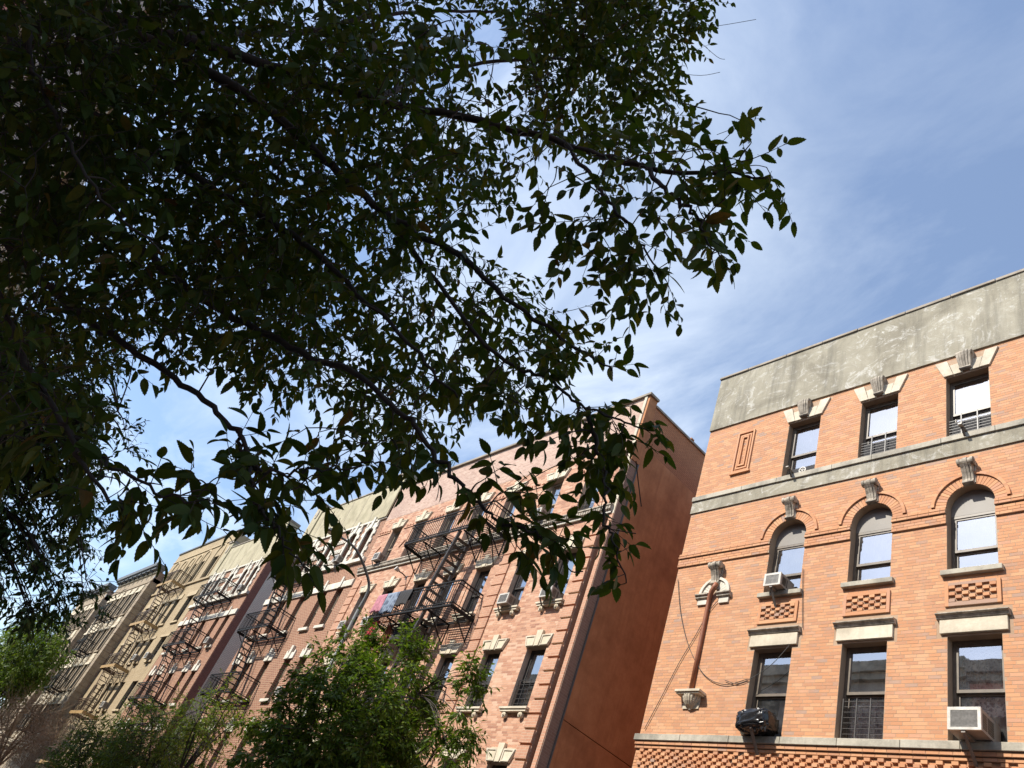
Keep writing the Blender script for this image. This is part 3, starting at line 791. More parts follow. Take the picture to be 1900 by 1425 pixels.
    for k in range(K):
        t0 = math.pi*k/K; t1 = math.pi*(k+1)/K
        poly = [(cx+0.36*math.cos(t0),cz+0.36*math.sin(t0)),(cx+0.425*math.cos(t0),cz+0.425*math.sin(t0)),(cx+0.425*math.cos(t1),cz+0.425*math.sin(t1)),(cx+0.36*math.cos(t1),cz+0.36*math.sin(t1))]
        rim.prism(poly, YF-0.065, YF+0.01)
    rim.build('fan_rim', M['white_stone'], root)
    for a, b in ((-11.72,-11.42),(-11.12,-10.82)):
        MB().prism_yz([(YF-0.05,10.575),(YF-0.09,10.60),(YF-0.09,10.63),(YF-0.13,10.66),(YF-0.13,10.69),(YF+0.01,10.70),(YF+0.01,10.575)], a-0.03, b+0.03).build('impost', M['limestone_grey'], root)
        MB().box(a+0.02, b-0.02, YF-0.045, YF+0.01, 10.44, 10.575).build('impost_block', M['white_stone'], root)
    MB().tube([(-11.37,YF-0.045,8.33),(-11.37,YF-0.045,9.4),(-11.37,YF-0.045,10.42),(-11.36,YF-0.06,10.58),(-11.31,YF-0.09,10.72),(-11.24,YF-0.11,10.82),(-11.2,YF-0.10,10.93)], [0.05,0.05,0.05,0.055,0.06,0.06,0.055], 12).build('pipe', M['rust_pipe'], root, smooth=True)
    bx, bz = -11.31, 8.30
    MB().box(bx-0.33,bx+0.33,YF-0.24,YF+0.01,bz-0.055,bz).box(bx-0.30,bx+0.30,YF-0.21,YF,bz-0.09,bz-0.055).build('basket_cap', M['limestone'], root, bevel=0.008)
    MB().box(bx-0.21,bx+0.21,YF-0.03,YF+0.01,7.96,bz-0.095).build('basket_plate', M['limestone'], root)
    bow = MB(); nv = 40; rows = [(0.215,bz-0.09),(0.20,bz-0.15),(0.165,bz-0.22),(0.11,bz-0.285),(0.05,bz-0.325),(0.022,bz-0.335),(0.03,bz-0.355),(0.018,bz-0.375)]
    n0 = 0
    for r, z in rows:
        for k in range(nv+1):
            t = math.pi*k/nv; rr = r*(1+(0.045 if k % 4 < 2 else -0.045)) if r > 0.04 else r
            bow.v.append((bx+rr*math.cos(t), YF-0.03-rr*math.sin(t)*0.85, z))
    for i in range(len(rows)-1):
        for k in range(nv):
            a = i*(nv+1)+k; bow.f.append((a+1,a,a+nv+1,a+nv+2))
    bow.build('fluted_basket', M['limestone'], root)
    return root

def keystone_scroll():
    """console: two scroll rolls at the top, fluted tapering shank, small foot; base centre at origin, front to -Y"""
    mb = MB()
    # shank profile in (y,z)
    for xa, xb, dp in ((-0.13,-0.075,0.0),(-0.065,-0.005,0.022),(0.005,0.065,0.022),(0.075,0.13,0.0)):
        mb.prism_yz([(-0.10-dp,0.03),(-0.09-dp,0.12),(-0.13-dp,0.25),(-0.20-dp,0.38),(-0.26-dp,0.45),(0.0,0.55),(0.0,0.03)], xa*1.0, xb*1.0)
    mb.box(-0.16,0.16,-0.05,0,0.03,0.5)
    # foot
    mb.prism_yz([(-0.11,0.0),(-0.135,0.02),(-0.135,0.05),(-0.09,0.07),(0,0.07),(0,0.0)], -0.135, 0.135)
    # top rolls
    for k, (xa, xb, r) in enumerate(((-0.195,-0.13,0.098),(-0.13,-0.06,0.085),(-0.055,0.055,0.105),(0.06,0.13,0.085),(0.13,0.195,0.098))):
        poly = [(-0.20+r*math.cos(t), 0.545+r*math.sin(t)) for t in np.linspace(0, 2*math.pi, 17)[:-1]]
        mb.prism_yz(poly, xa, xb)
    for xa, xb in ((0.195,0.206),(-0.206,-0.195)):
        for r in (0.062,0.028):
            poly = [(-0.20+r*math.cos(t), 0.545+r*math.sin(t)) for t in np.linspace(0, 2*math.pi, 13)[:-1]]
            mb.prism_yz(poly, xa-(0.004 if r < 0.05 and xa < 0 else 0), xb+(0.004 if r < 0.05 and xb > 0 else 0))
    mb.box(-0.17,0.17,-0.20,0,0.50,0.635)
    return mb.mesh('keystone', M['limestone_grey'])

def keystone_fluted():
    mb = MB()
    for k in range(5):
        a = -1+2*k/5; b = -1+2*(k+1)/5; dp = (0.0,0.02,0.032,0.02,0.0)[k]
        # taper: narrower at the foot
        prof = [(-0.13-dp,0.06),(-0.20-dp,0.22),(-0.27-dp,0.40),(-0.29-dp,0.52),(-0.25-dp,0.60),(-0.16,0.645),(0,0.65),(0,0.06)]
        n = len(mb.v); kk = len(prof)
        for s_ in (a+0.03, b-0.03):
            for y, z in prof:
                wdt = 0.13+0.055*min(1, z/0.45); mb.v.append((s_*wdt, y, z))
        mb.f.append(tuple(range(n, n+kk))); mb.f.append(tuple(range(n+2*kk-1, n+kk-1, -1)))
        for i in range(kk):
            j = (i+1) % kk; mb.f.append((n+j, n+i, n+kk+i, n+kk+j))
    mb.box(-0.125,0.125,-0.12,0,0.05,0.4)
    mb.prism_yz([(-0.13,0.0),(-0.16,0.025),(-0.16,0.06),(0,0.07),(0,0.0)], -0.14, 0.14)
    for xa, xb, r in ((0.17,0.19,0.075),(0.19,0.199,0.035),(-0.19,-0.17,0.075),(-0.199,-0.19,0.035)):
        poly = [(-0.215+r*math.cos(t), 0.53+r*math.sin(t)) for t in np.linspace(0, 2*math.pi, 15)[:-1]]
        mb.prism_yz(poly, xa, xb)
    return mb.mesh('keystone', M['limestone_grey'])

KS_SCROLL = keystone_scroll(); KS_FLUTED = keystone_fluted()
HB = brick_unit(0.108, 0.060, 0.045, M['brick_orange'], 'header_brick')
orange_house()

# things on the orange house
air_con(-9.56, 10.537, YF, label='small white air conditioner on the sill of an arched window of the orange house', w_=0.40, h_=0.30, out=0.30)
air_con(-5.60, 7.383, YF, label='large white air conditioner below a lace curtained window of the orange house', w_=0.49, h_=0.36, out=0.47)

def wrapped_ac():
    t = thing('wrapped_air_conditioner', 'air conditioner wrapped in crumpled black plastic on a window sill of the orange house', 'air conditioner', (-9.55, YF, 7.38))
    V = []; F = []; nx, nz = 72, 54
    from mathutils import noise as mn
    for i in range(nz+1):
        v = -math.pi/2+math.pi*i/nz
        for j in range(nx):
            u = 2*math.pi*j/nx
            ce = lambda a, p: math.copysign(abs(math.cos(a))**p, math.cos(a)); se = lambda a, p: math.copysign(abs(math.sin(a))**p, math.sin(a))
            q = Vector((ce(v,0.55)*ce(u,0.5), ce(v,0.55)*se(u,0.5), se(v,0.5)))
            k = 1+0.16*(0.5-abs(mn.noise(q*2.3)))+0.12*(0.4-abs(mn.noise(q*5.1+Vector((3,1,2)))))+0.05*(0.4-abs(mn.noise(q*11)))
            x = 0.33*q.x*k; z = 0.185*q.z*k
            if q.z < -0.3: z -= 0.05*abs(mn.noise(Vector((u*3,0,1))))
            V.append((-9.52+x, YF-0.16+0.26*q.y*k, 7.605+z+0.10*x))
    for i in range(nz):
        for j in range(nx):
            a = i*nx+j; b = i*nx+(j+1) % nx; F.append((a,b,b+nx,a+nx))
    me = bpy.data.meshes.new('plastic_wrap'); me.from_pydata(V,[],F); me.materials.append(M['black_plastic'])
    me.polygons.foreach_set('use_smooth', [True]*len(F))
    o = bpy.data.objects.new('plastic_wrap', me); link(o, t)
    MB().bar((-9.5,YF-0.36,7.42),(-9.5,YF-0.02,7.02),0.06,0.02).bar((-9.5,YF-0.38,7.42),(-9.5,YF+0.1,7.42),0.05,0.03).build('bracket', M['steel'], t)
    tl = MB()
    for k in range(9):
        a0 = random.uniform(0, 6.28)
        tl.prism([(-9.85+0.08*k,7.42),(-9.80+0.08*k,7.40-0.03*(k%3)),(-9.78+0.08*k,7.46)], YF-0.30-0.01*k, YF-0.295-0.01*k)
    tl.build('loose_plastic', M['black_plastic'], t)
wrapped_ac()

def guard_bars(cx, label):
    t = thing('window_guard', label, 'window guard', (cx, YF, 13.745))
    g = MB(); y = YF+0.06
    for k in range(7): g.box(cx-0.41, cx+0.41, y, y+0.010, 13.80+k*0.075, 13.81+k*0.075)
    g.build('rails', M['frame_dark'], t)
    MB().box(cx-0.385, cx+0.385, YF+0.13, YF+0.14, 13.80, 14.27).build('dark_panel', M['dark_cloth'], t)  # black panel standing in for the darkness of the open lower sash
    for xx in (-0.16, 0.16): MB().box(cx+xx-0.012, cx+xx+0.012, y-0.014, y, 13.745, 14.42).build('upright', M['frame_dark'], t)
guard_bars(-7.57, 'black window guard with two uprights in the middle top window of the orange house')
guard_bars(-5.62, 'black window guard behind a small bracket in the top window of the orange house')
def sill_bracket(cx, lab):
    t = thing('steel_bracket', lab, 'bracket', (cx, YF, 13.742))
    MB().bar((cx,YF-0.30,13.80),(cx,YF+0.12,13.76),0.07,0.03).build('arm', M['steel'], t)
    MB().bar((cx,YF-0.20,13.77),(cx,YF-0.078,13.64),0.04,0.02).build('strut', M['steel'], t)
sill_bracket(-9.62, 'brown steel bracket on the sill of a top window full of clutter')
sill_bracket(-5.66, 'brown steel bracket on the sill below a top window guard')
def clutter():
    t = thing('window_clutter', 'fan and white clutter standing behind the open sash of a top window', 'clutter', (-9.52, YF+0.36, 13.80))
    mb = MB()
    y = YF+0.14
    for k in range(16):
        t0 = 2*math.pi*k/16; t1 = 2*math.pi*(k+1)/16
        mb.bar((-9.50+0.085*math.cos(t0),y,13.98+0.085*math.sin(t0)),(-9.50+0.085*math.cos(t1),y,13.98+0.085*math.sin(t1)),0.022)
    for k in range(5):
        t0 = 2*math.pi*k/5; mb.bar((-9.50,y,13.98),(-9.50+0.085*math.cos(t0),y,13.98+0.085*math.sin(t0)),0.014)
    mb.build('fan_ring', M['ac_white'], t)
    MB().box(-9.90, -9.14, y+0.095, y+0.10, 13.80, 14.16).build('dark_panel', M['dark_cloth'], t)  # black sheet that paints the room's darkness behind the clutter
    for k in range(9):
        xx = -9.85+0.08*k
        MB().prism([(xx,13.77),(xx+0.06,13.77),(xx+0.075,13.84+0.05*random.random()),(xx+0.02,13.86+0.06*random.random())], y+0.02+0.003*k, y+0.05+0.003*k).build('bag', M['ac_white'] if k % 3 else M['dark_cloth'], t)
clutter()

# cables on the orange house
def cable(pts, lab, r=0.008):
    pts = [np.array(p) for p in pts]; out = []
    for i in range(len(pts)-1):
        p0 = pts[max(i-1,0)]; p1 = pts[i]; p2 = pts[i+1]; p3 = pts[min(i+2,len(pts)-1)]
        for t in np.linspace(0, 1, 8, endpoint=False):
            out.append(0.5*((2*p1)+(-p0+p2)*t+(2*p0-5*p1+4*p2-p3)*t*t+(-p0+3*p1-3*p2+p3)*t**3))
    out.append(pts[-1])
    o = MB().tube(out, r, 5).build('cable', M['cable']); tag(o, lab, 'cable')
Y2 = YF-0.03
def cp(px, py): v = on_y(px, py, Y2); return (v[0], v[1], v[2])
cable([cp(1258,1075),cp(1262,1130),cp(1272,1180),cp(1287,1220),cp(1310,1255),cp(1345,1270),cp(1387,1260)], 'thin black cable drooping across the orange wall behind the rusty pipe')
cable([cp(1196,1352),cp(1230,1288),cp(1260,1230),cp(1290,1180),cp(1315,1135),cp(1338,1108)], 'thin black cable rising diagonally from the sill course to the blind niche')
cable([cp(1482,1176),cp(1440,1225),cp(1405,1252),cp(1370,1268),cp(1345,1262)], 'thin black cable hanging from the lintel across a low window', 0.007)
cable([cp(1490,1055),cp(1489,1110),cp(1489,1165)], 'short black cable running down beside an arched window', 0.007)
cable([cp(1345,1425),cp(1372,1402),cp(1402,1388),cp(1430,1374),cp(1439,1382),cp(1425,1408),cp(1413,1430)], 'looped black cable hanging over the header frieze', 0.010)

# ------------------------------------------------------------------ house 1: salmon brick house
def salmon_house():
    x0, x1 = -30.6, -15.55
    root = thing('brick_house', 'salmon brick house with cream keyed lintels and an orange stucco side wall', 'house', (-23, YF, 0))
    cols = [-29.02, -27.18, -25.0, -23.08, -21.18, -18.97, -17.02]; W = 0.80; h = W/2
    rows = [(14.32,16.08), (11.13,12.92), (8.0,9.76), (4.87,6.6)]
    holes = [(c-h, c+h, a, b) for c in cols for a, b in rows]
    xg = x1-0.40        # a deep vertical groove sets off the corner strip
    wall_front(MB(), x0, xg, 0, 16.8, YF, holes, 0.22).build('wall', M['mortar_pink'], root)
    MB().quad((xg,YF,0),(xg,YF+0.55,0),(xg,YF+0.55,16.8),(xg,YF,16.8)).quad((xg,YF+0.55,0),(x1-0.17,YF+0.55,0),(x1-0.17,YF+0.55,16.8),(xg,YF+0.55,16.8)).build('corner_groove', M['brick_brown'], root)
    MB().box(x1-0.17, x1-0.02, YF-0.03, YF+0.6, 0, 13.94).build('corner_strip', M['brick_salmon_tex'], root)
    MB().box(x1-0.17, x1-0.02, YF-0.03, YF+0.6, 13.94, 16.79).build('corner_strip', M['limestone'], root)
    bl = brick_layout(x0, xg, 2.0, 16.8, holes)
    o = bpy.data.objects.new('brickwork', bricks_mesh('brickwork', bl, YF, 0.0022, M['brick_salmon'])); link(o, root); o['kind'] = 'stuff'
    wall_front(MB(), x0, x1-0.2, 16.8, 18.66, YF-0.005, []).build('parapet', M['brick_pinkgrey'], root)
    MB().box(x0, x1+0.10, YF-0.10, YF+0.36, 18.66, 18.76).build('coping', M['coping'], root, bevel=0.012)
    # side wall: brick strip on top, render below, seam
    yb = 29
    MB().quad((x1,YF+0.3,16.7),(x1,yb,16.7),(x1,yb,18.45),(x1,YF+0.3,18.45)).build('side_wall_brick', M['orange_brickwall'], root)
    MB().box(x1-0.1, x1+0.02, YF+0.345, yb, 7.9, 16.75).build('side_render', M['orange_stucco'], root)
    MB().box(x1-0.1, x1+0.035, YF+0.345, yb, 0, 7.87).build('side_render', M['orange_stucco'], root)
    MB().box(x1-0.06, x1+0.03, YF-0.02, YF+0.34, 16.0, 18.655).build('corner_pier', M['orange_stucco'], root)
    MB().box(x1-0.018, x1+0.004, YF-0.01, YF+0.30, 0, 15.995).build('corner_return', M['brick_brown'], root)
    MB().box(x1-0.018, x1+0.045, YF+0.302, YF+0.34, 0, 15.995).build('flashing', M['lamp_grey'], root)
    MB().box(x1-0.25, x1+0.05, YF+0.35, yb, 18.45, 18.53).build('side_coping', M['coping'], root)
    for k in range(5): MB().box(x1-0.2, x1+0.07, YF+2.2+k*2.6, YF+2.35+k*2.6, 18.53, 18.58).build('coping_joint', M['orange_stucco'], root)
    MB().quad((x0,yb,0),(x0,YF,0),(x0,YF,18.6),(x0,yb,18.6)).build('side_wall', M['brick_dark'], root)
    MB().quad((x1,yb,0),(x0,yb,0),(x0,yb,18.4),(x1,yb,18.4)).build('back_wall', M['brick_dark'], root)
    MB().box(x0+0.02, x1-0.02, YF+0.05, yb, 17.7, 18.0).build('roof', M['slate'], root)
    # corner: stone strip and recessed brick strip at the right edge
    MB().box(x1-0.17, x1-0.06, YF-0.06, YF+0.003, 16.8, 18.655).build('corner_strip', M['limestone'], root)
    # quoins
    qm = {}
    def quoin(a, b, z, hh, pr=0.045):
        k = (round(b-a,3), hh, pr)
        if k not in qm:
            w_ = b-a; mb = MB()
            mb.box(-w_/2, w_/2, -pr, 0.0, 0.0, hh)
            qm[k] = mb.mesh('quoin', M['brick_salmon_tex'])
        inst('quoin', qm[k], root, ((a+b)/2, YF, z))
    z = 2.1; i = 0
    while z < 13.6:
        quoin(-20.36, -19.80, z, 0.34); quoin(-26.42, -25.86, z, 0.34); quoin(-30.5, -29.92, z, 0.34)
        z += 0.385
    z = 2.1
    while z < 13.7:
        quoin(-16.42, -15.97, z, 0.32, 0.06); z += 0.385
    # cornice: beaded roll over a fillet
    MB().prism_yz([(YF-0.05,13.94),(YF-0.07,13.94),(YF-0.07,14.02),(YF-0.10,14.04),(YF-0.10,14.16),(YF-0.16,14.19),(YF-0.16,14.235),(YF,14.26),(YF,13.94)], x0, x1-0.1).build('cornice', M['limestone_grey'], root)
    MB().box(x0, x1-0.1, YF-0.078, YF, 13.955, 14.0).build('cornice_fillet', M['white_stone'], root)
    bd = MB(); x = x0+0.06
    while x < x1-0.1:
        bd.box(x, x+0.075, YF-0.145, YF-0.095, 14.055, 14.155); x += 0.105
    o = bd.build('cornice_beads', M['limestone_grey'], root); o['kind'] = 'stuff'
    # dentil course at the heads of the top windows
    dn = MB(); x = x0+0.1
    while x < x1-0.3:
        if not any(abs(x-c) < 0.58 for c in cols): dn.box(x, x+0.09, YF-0.045, YF, 16.03, 16.10)
        x += 0.2
    o = dn.build('dentils', M['brick_salmon'], root); o['kind'] = 'stuff'
    edges = [x0] + [v for c in cols for v in (c-0.55, c+0.55)] + [x1-0.2]
    for a, b in zip(edges[::2], edges[1::2]):
        if b > a: MB().box(a, b, YF-0.035, YF, 15.95, 15.99).build('string_course', M['brick_salmon'], root)
    # windows, lintels, sills
    lint = MB()
    lint.prism([(-0.45,0.0),(0.45,0.0),(0.60,0.34),(-0.60,0.34)], -0.055, 0.02)
    side = []
    for s_ in (-1, 1):
        lint2 = MB()
        pa = [(0.13,0.015),(0.44,0.015),(0.575,0.325),(0.13,0.325)]; pi = [(0.17,0.05),(0.41,0.05),(0.505,0.285),(0.17,0.285)]
        # mitred frame: outer and inner outlines joined
        n_ = 4; yf_, yb_ = -0.075, -0.05
        for y_ in (yf_, yb_):
            for q in (pa, pi): lint2.v += [(s_*x, y_, z) for x, z in q]
        for i in range(n_):
            j = (i+1) % n_
            for f in ((i, j, 4+j, 4+i), (i, 8+i, 8+j, j), (4+i, 4+j, 12+j, 12+i)):
                lint2.f.append(f if s_ > 0 else f[::-1])
        side.append(lint2.mesh('lintel_moulding', M['limestone']))
    key = MB().prism([(-0.085,-0.0),(0.085,-0.0),(0.125,0.47),(-0.125,0.47)], -0.085, 0.0)
    LM = lint.mesh('lintel', M['white_stone_b']); KM = key.mesh('lintel_key', M['white_stone_b'])
    SM = MB().box(-0.56,0.56,-0.15,0.2,-0.055,0.0).box(-0.52,0.52,-0.12,0.0,-0.12,-0.055).mesh('sill', M['limestone'])
    rs = MB()
    for r, y0_, y1_ in ((0.075,-0.10,0.0),(0.045,-0.125,-0.10),(0.022,-0.14,-0.125)):
        rs.prism([(r*math.cos(t), r*math.sin(t)) for t in np.linspace(0, 2*math.pi, 13)[:-1]], y0_, y1_)
    RM = rs.mesh('rosette', M['white_stone_b'])
    cv = ['curtain_grey', None, 'curtain_grey', 'curtain', None, 'curtain_grey', 'curtain_warm']
    rr = random.Random(5)
    for zi, (a, b) in enumerate(rows):
        for ci, c in enumerate(cols):
            cov = rr.choice(['curtain','curtain_grey','curtain_grey','curtain',None,'curtain_warm'])
            if zi == 1 and ci == 6: cov = 'curtain'
            window(root, c, a, W, b-a, YF, 'frame_dark' if zi != 0 else 'frame_tan', cov, 'glass', cover_h=rr.choice([0.5,0.75,1.0,0.35]), split=0.47)
            inst('lintel', LM, root, (c, YF, b)); inst('lintel_moulding', side[0], root, (c, YF, b)); inst('lintel_moulding', side[1], root, (c, YF, b)); inst('lintel_key', KM, root, (c, YF, b))
            if zi > 0:
                inst('sill', SM, root, (c, YF, a))
                for s_ in (-0.33, 0.33): inst('rosette', RM, root, (c+s_, YF, a-0.20))
    # window guards at the second floor and the top right window
    for c, z, hh in ((-18.97, 8.0, 0.85), (-17.02, 8.0, 0.85), (-17.02, 14.32, 0.6)):
        g = MB(); y = YF+0.08
        for k in range(int(hh/0.13)+1): g.box(c-0.37, c+0.37, y, y+0.012, z+0.05+k*0.13, z+0.062+k*0.13)
        for xx in (-0.36,-0.12,0.12,0.36): g.box(c+xx-0.008, c+xx+0.008, y-0.012, y, z+0.01, z+hh)
        g.build('window_guard', M['frame_dark'], root)
    # small decorative brick ticks
    for x in (-30.05, -28.1, -18.0):
        MB().bar((x,YF-0.02,14.95),(x+0.28,YF-0.02,15.28),0.04).build('brick_tick', M['brick_salmon'], root)
    # roof railing of the gooseneck ladder
    t = thing('roof_railing', 'green iron railing on the roof edge of the salmon house', 'railing', (-28.6, YF+0.6, 18.0))
    g = MB()
    for k in range(9): g.bar((-29.6+k*0.22,YF+0.5,17.9),(-29.6+k*0.22,YF+0.5,20.0),0.025)
    g.bar((-29.7,YF+0.5,20.0),(-27.7,YF+0.5,20.0),0.04).bar((-29.7,YF+0.5,18.9),(-27.7,YF+0.5,18.9),0.03)
    g.build('bars', M['green_iron'], t)
    return root
M['brick_salmon_tex'] = m_bricktex('brick_salmon_tex', (0.51,0.265,0.165), (0.43,0.21,0.13), (0.52,0.38,0.27), patch=(0.53,0.33,0.22))
M['white_stone_b'] = m_stone('white_stone_b', (0.62,0.54,0.41), (0.50,0.43,0.31), 0.3, (0.78,0.71,0.57))
M['green_iron'] = m_plain('green_iron', (0.05,0.13,0.11), 0.5)
salmon_house()
for x, z, lab in ((-29.05,14.30,'air conditioner on a bracket above the beaded cornice, beside the brown brick house'),
                  (-18.95,14.30,'air conditioner on the cornice in a top window of the salmon house'),
                  (-18.97,11.13,'air conditioner on a rosetted sill two windows from the orange stucco corner'),
                  (-17.04,11.13,'air conditioner on the rosetted sill next to the orange stucco corner'),
                  (-29.0,11.13,'air conditioner on a sill of the salmon house behind the street lamp pole'),
                  (-27.2,11.13,'air conditioner beside the red washing on the salmon house')):
    air_con(x, z, YF, w_=0.46, h_=0.34, out=0.34, label=lab, bracket=False)
    t_ = None
for x, z in ((-19.15,11.13),(-17.22,11.13),(-29.25,14.30)):
    t = thing('steel_bracket', {-19.15:'forked steel bracket under an air conditioner, second window from the stucco corner', -17.22:'forked steel bracket under the air conditioner next to the stucco corner', -29.25:'forked steel bracket under an air conditioner above the cornice'}[x], 'bracket', (x, YF, z))
    MB().bar((x-0.02,YF-0.34,z+0.04),(x+0.10,YF+0.05,z-0.03),0.05,0.03).build('arm', M['ac_side'], t)
    MB().bar((x-0.02,YF-0.34,z+0.04),(x-0.02,YF-0.155,z-0.17),0.05,0.02).build('strut', M['ac_side'], t)

# ------------------------------------------------------------------ fire escapes
def fire_escape(label, x0, x1, levels, y, depth=0.97, rail_h=0.88, mat='iron_black', run=-0.5, top_x=None, stair_w=0.5, fascia=None, bal=0.13, group='fire escapes on the house fronts', slat=0.075, stair_mat='iron_grey', ladder=False, first_stair=True):
    yf = y-depth
    root = thing('fire_escape', label, 'fire escape', ((x0+x1)/2, y, levels[-1]), group)
    top_x = top_x if top_x is not None else x0+0.5
    for li, z in enumerate(levels):
        hx0 = min(top_x, top_x+run)-0.1; hx1 = max(top_x, top_x+run)+0.35
        p = MB()
        # frame
        for a, b in (((x0,yf,z),(x1,yf,z)),((x0,y,z),(x1,y,z)),((x0,yf,z),(x0,y,z)),((x1,yf,z),(x1,y,z))): p.bar(a, b, 0.05, 0.06)
        nb = max(2, int((x1-x0)/1.2))
        for k in range(nb+1):
            x = x0+(x1-x0)*k/nb
            p.bar((x,yf+0.02,z-0.06),(x,y,z-0.06),0.03,0.05)
            p.bar((x,yf+0.15,z-0.08),(x,y-0.005,z-0.75),0.03)       # bracket strut
            p.bar((x,y-0.02,z-0.08),(x,y-0.02,z-0.78),0.03)
        n_ = int(depth/slat)
        for k in range(1, n_):
            yy = yf+depth*k/n_
            p.bar((x0,yy,z),(hx0,yy,z),0.032,0.012) if yy < yf+0.62 and li < len(levels) else p.bar((x0,yy,z),(x1,yy,z),0.032,0.012)
            if yy < yf+0.62: p.bar((hx1,yy,z),(x1,yy,z),0.032,0.012)
        b_ = p.build('balcony', M[mat], root)
        r = MB()
        for zz, t in ((z+rail_h,0.04),(z+rail_h-0.12,0.025),(z+0.10,0.03)):
            r.bar((x0,yf,zz),(x1,yf,zz),t); r.bar((x0,yf,zz),(x0,y,zz),t); r.bar((x1,yf,zz),(x1,y,zz),t)
        n_ = int((x1-x0)/bal)
        for k in range(n_+1):
            x = x0+(x1-x0)*k/n_; r.bar((x,yf,z),(x,yf,z+rail_h),0.016)
        n_ = int(depth/bal)
        for k in range(n_+1):
            yy = yf+depth*k/n_
            r.bar((x0,yy,z),(x0,yy,z+rail_h),0.016); r.bar((x1,yy,z),(x1,yy,z+rail_h),0.016)
        r.build('railing', M[mat], root)
        if fascia:
            f = MB().box(x0-0.06, x1+0.06, yf-0.05, yf-0.03, z-0.10, z+0.09).box(x0-0.06,x0-0.03,yf-0.03,y,z-0.10,z+0.09).box(x1+0.03,x1+0.06,yf-0.03,y,z-0.10,z+0.09)
            f.build('fascia', M[fascia], root)
        if li < len(levels)-1:
            zl = levels[li+1]; ya, yb2 = yf+0.08, yf+0.08+stair_w
            s = MB()
            for yy in (ya, yb2):
                s.bar((top_x,yy,z+0.02),(top_x+run,yy,zl+0.02),0.03,0.11)
            for yy in (ya, yb2):
                s.bar((top_x,yy,z+0.75),(top_x+run,yy,zl+0.85),0.022)
            st = s.build('stair', M[stair_mat], root)
            nt_ = 11; tr = MB().box(-0.09,0.09,0.0,stair_w-0.03,-0.012,0.012).mesh('tread', M['tread'] if mat == 'iron_black' else M[mat])
            for k in range(1, nt_):
                t = k/nt_; inst('tread', tr, st, (top_x+run*t, ya+0.015, z+(zl-z)*t))
    return root

fire_escape('black fire escape with washing hung on it in front of the salmon house', -25.66, -20.6, [14.02,10.90,7.78,4.66], YF, 0.97, run=-0.55, top_x=-22.15, stair_w=0.55)
fire_escape('black fire escape on the brown brick house beside the salmon house', -38.2, -34.7, [14.5,11.42,8.35,5.3], YF, 0.97, run=1.4, top_x=-37.2, stair_mat='iron_black', slat=0.09)
fire_escape('black fire escape on the brown brick house beside the buff house', -48.9, -45.1, [14.4,11.32,8.25,5.2], YF, 0.97, run=1.5, top_x=-47.9, stair_mat='iron_black', slat=0.1, bal=0.16)
fire_escape('brown fire escape with ochre fascia boards on the buff brick house', -59.6, -56.5, [16.65,13.6,10.55,7.5,4.45], YF, 0.97, mat='iron_brown', run=1.6, top_x=-58.9, fascia='ochre_paint', stair_mat='iron_brown', slat=0.12, bal=0.17)

# washing on the salmon house's fire escape
def drape(name, label, cat, mat, x0, x1, ztop, front, back, y, seed=1, amp=0.03, nfold=5):
    r = np.random.default_rng(seed); nx, nz = 28, 18
    V = []; F = []; ph = r.uniform(0, 6.28, 4)
    for i in range(nx+1):
        u = i/nx; x = x0+(x1-x0)*u
        wv = amp*math.sin(u*nfold*6.28+ph[0])+amp*0.6*math.sin(u*nfold*2.3*6.28+ph[1])
        for j in range(nz+1):
            v = j/nz
            if v < 0.25:
                k = v/0.25; z = ztop-back*(1-k); yy = y+0.035+0.3*wv*(1-k)
            elif v < 0.32:
                k = (v-0.25)/0.07; z = ztop+0.022*math.sin(k*math.pi); yy = y+0.035-0.07*k
            else:
                k = (v-0.32)/0.68; z = ztop-front*(1+0.05*math.sin(u*9+ph[2]))*k; yy = y-0.035+wv*k*1.2-0.03*k
            V.append((x+0.01*math.sin(v*9+ph[3]), yy, z))
    for i in range(nx):
        for j in range(nz):
            a = i*(nz+1)+j; F.append((a,a+nz+1,a+nz+2,a+1))
    me = bpy.data.meshes.new(name); me.from_pydata(V,[],F); me.materials.append(M[mat])
    me.polygons.foreach_set('use_smooth', [True]*len(F))
    o = bpy.data.objects.new(name, me); link(o)
    sm = o.modifiers.new('thick','SOLIDIFY'); sm.thickness = 0.006
    tag(o, label, cat); return o
yr = YF-0.97
drape('towel', 'pink towel hung over the fire escape railing', 'towel', 'pink_cloth', -25.62, -24.98, 11.80, 0.72, 0.4, yr, 1)
drape('blanket', 'blue patterned blanket hung over the fire escape railing', 'blanket', 'blue_cloth', -24.96, -24.15, 11.80, 0.84, 0.5, yr, 2, 0.04)
drape('dark_sheet', 'black sheet hung over the fire escape railing beside the blue blanket', 'sheet', 'dark_cloth', -24.13, -23.35, 11.80, 0.62, 0.4, yr, 3, 0.03)
drape('shirt', 'red shirt hanging below the fire escape balcony', 'shirt', 'red_cloth', -25.55, -25.12, 10.86, 0.62, 0.06, yr+0.20, 4, 0.05, 3)
drape('trousers', 'rust coloured trousers hanging below the fire escape balcony', 'trousers', 'rust_cloth', -24.85, -24.45, 10.86, 0.72, 0.06, yr+0.5, 5, 0.05, 3)
drape('tarpaulin', 'black tarpaulin hanging under the fire escape balcony', 'tarpaulin', 'dark_cloth', -24.3, -22.9, 10.86, 0.70, 0.06, yr+0.55, 6, 0.06, 4)

